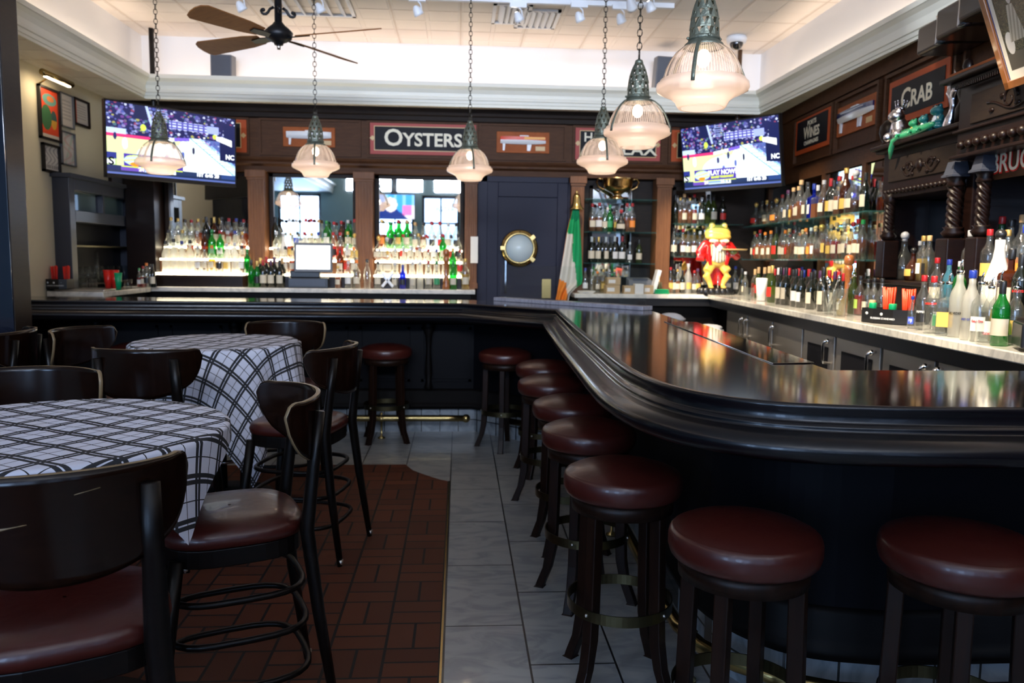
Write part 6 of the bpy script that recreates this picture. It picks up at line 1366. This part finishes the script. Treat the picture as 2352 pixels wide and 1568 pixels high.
# ================================================================== LEFT WALL
LWM = Matrix.Translation((XL, 0, 0)) @ Matrix.Rotation(PI / 2, 4, 'Z') @ UPR       # XY plane: x along +Y, y up, facing the room
def wall_art(lab, x0, x1, yt, yb, fn, frame, fw=.02, nm='framed_picture', far=False):
    a = pxx(x0, yt[0], XL); b_ = pxx(x0, yb[0], XL); c = pxx(x1, yt[1], XL); d = pxx(x1, yb[1], XL)
    w_ = abs(c.y - a.y); h = ((a.z - b_.z) + (c.z - d.z)) / 2; t = thing(nm, lab, 'picture', mtx=Matrix.Translation((XL + .004, (a.y + c.y) / 2, (a.z + b_.z + c.z + d.z) / 4)) @ Matrix.Rotation(PI / 2, 4, 'Z') @ UPR, group='framed pictures on the left wall')
    m = M()
    for q in ((-w_ / 2, -h / 2, w_ / 2, -h / 2 + fw), (-w_ / 2, h / 2 - fw, w_ / 2, h / 2), (-w_ / 2, -h / 2, -w_ / 2 + fw, h / 2), (w_ / 2 - fw, -h / 2, w_ / 2, h / 2)): m.b(q[0], q[1], 0, q[2], q[3], .025)
    m.build('picture_frame', frame, t)
    raster('print', w_ - 2 * fw, h - 2 * fw, 70, 70, fn, attr_mat('print_paper', 0, .5), t, Matrix.Translation((0, 0, .008)))
def poster(u, v):
    if v > .92: return (.6, .55, .5)
    if ((u - .55) / .38) ** 2 + ((v - .2) / .12) ** 2 < 1: return (.10, .28, .26) if ((u - .6) / .2) ** 2 + ((v - .18) / .06) ** 2 > 1 else (.55, .16, .05)
    if ((u - .35) / .28) ** 2 + ((v - .58) / .26) ** 2 < 1: return (.04, .14, .06)
    if ((u - .75) / .17) ** 2 + ((v - .6) / .2) ** 2 < 1: return (.55, .3, .04) if v > .6 else (.03, .08, .08)
    return (.62, .06, .02)
def cert(r=False):
    def f_(u, v):
        if r and u < .2: return (.55, .08, .03)
        return (.35, .33, .33) if (.1 < u < .88 and .12 < v < .8 and int(v * 18) % 2 and (u * 37 + v * 11) % 1 > .3) else (.62, .58, .55)
    return f_
def sketch(u, v): return (.30, .30, .34) if math.sin(u * 23 + 4 * math.sin(v * 9)) > .55 and v < .75 else ((.12, .12, .14) if .78 < v < .92 and int(u * 16) % 2 and u > .15 else (.60, .60, .60))
def mapp(u, v): return (.55, .42, .42) if math.sin(u * 9 + 5 * math.sin(v * 7)) > .6 else ((.45, .52, .48) if math.cos(u * 13 + v * 9) > .5 else (.60, .57, .58))
wall_art('framed red poster with green figures on the left wall', 82, 130, (190, 212), (316, 326), poster, 'blackp', .018)
wall_art('thin framed certificate just right of the red poster', 132, 162, (209, 222), (288, 296), cert(), 'greyp', .008)
wall_art('small brown framed certificate with a red margin', 163, 199, (222, 235), (285, 294), cert(True), 'antique', .018)
wall_art('pale framed map print below the certificates', 134, 166, (298, 308), (376, 383), mapp, 'greyp', .01)
wall_art('black framed sketch print below the red poster', 92, 131, (326, 336), (392, 400), sketch, 'blackp', .02)
wall_art('dark red framed picture just below the left television', 247, 292, (395, 404), (424, 433), cert(), 'antique', .02)
c0 = pxx(132, 180, XL + .16); t2 = thing('picture_light', 'brass picture light glowing above the red poster', 'picture light', (XL + .16, c0.y, c0.z))
m = M(); m.cyl((0, -.24, .0), (0, .24, .0), .026, n=14); m.build('lamp_tube', 'brass', t2); m = M(); m.b(-.012, -.2, -.032, .012, .2, -.022); m.build('glowing_strip', 'glow', t2); m = M(); m.tube([(0, 0, 0), (-.08, 0, .0), (-.155, 0, -.05)], .007, 8); m.build('arm', 'brass', t2)
area('picture_light_glow', (XL + .15, c0.y, c0.z - .045), (0, .5, 0), .04, .4, .7, (1, .75, .45))
# pass-through opening with shelves and glasses
a = pxx(118, 407, XL); b_ = pxx(290, 435, XL); y0, y1 = a.y, b_.y - .12; zt = 2.05
t2 = thing('back_bar_cabinet', 'grey blue framed glass cabinet set on the left wall', 'cabinet', (XL, (y0 + y1) / 2, 0)); h = (y1 - y0) / 2
m = M(); D = .14
for q in ((-h, 1.0, -h + .10, zt), (h - .10, 1.0, h, zt), (-h + .1, zt - .10, h - .1, zt), (-h + .1, 1.68, h - .1, 1.78)): m.b(0, q[0], q[1], D, q[2], q[3])
m.build('cabinet_frame', 'slate', t2, bev=.004); M().b(.001, -h + .1, 1.0, .008, h - .1, zt - .1).build('back_panel', 'signblk', t2)
M().b(.0, -h - .03, zt, D + .03, h + .03, zt + .035).build('cornice', 'slate', t2)
for k in range(2): M().b(.06, -h + .10 + k * (h - .1), 1.78, .065, -h + .06 + (k + 1) * (h - .1), zt - .1).build('transom_pane', mat('transom_glass_%s' % 'ab'[k], (.10, .16, .18), .08, coat=1), t2)
M().b(.008, -.02, 1.78, D - .02, .02, zt - .1).build('mullion', 'slate', t2)
for z in (1.48, 1.14): M().b(.008, -h + .1, z - .015, D - .01, h - .1, z).build('shelf_board', 'oldbrass' if z > 1.4 else 'band', t2)
yc = (y0 + y1) / 2
for k in range(9): glasscup('clear tumbler standing on the lower shelf of the left wall cabinet', Vector((XL + .07, yc - h + .18 + k * (2 * h - .36) / 8, 1.141)), .15, .03, .034, grp='tumblers in the left wall cabinet')
glasscup('tall clear vase on the tumblers shelf of the left cabinet', Vector((XL + .105, yc - .16, 1.141)), .28, .018, .022)
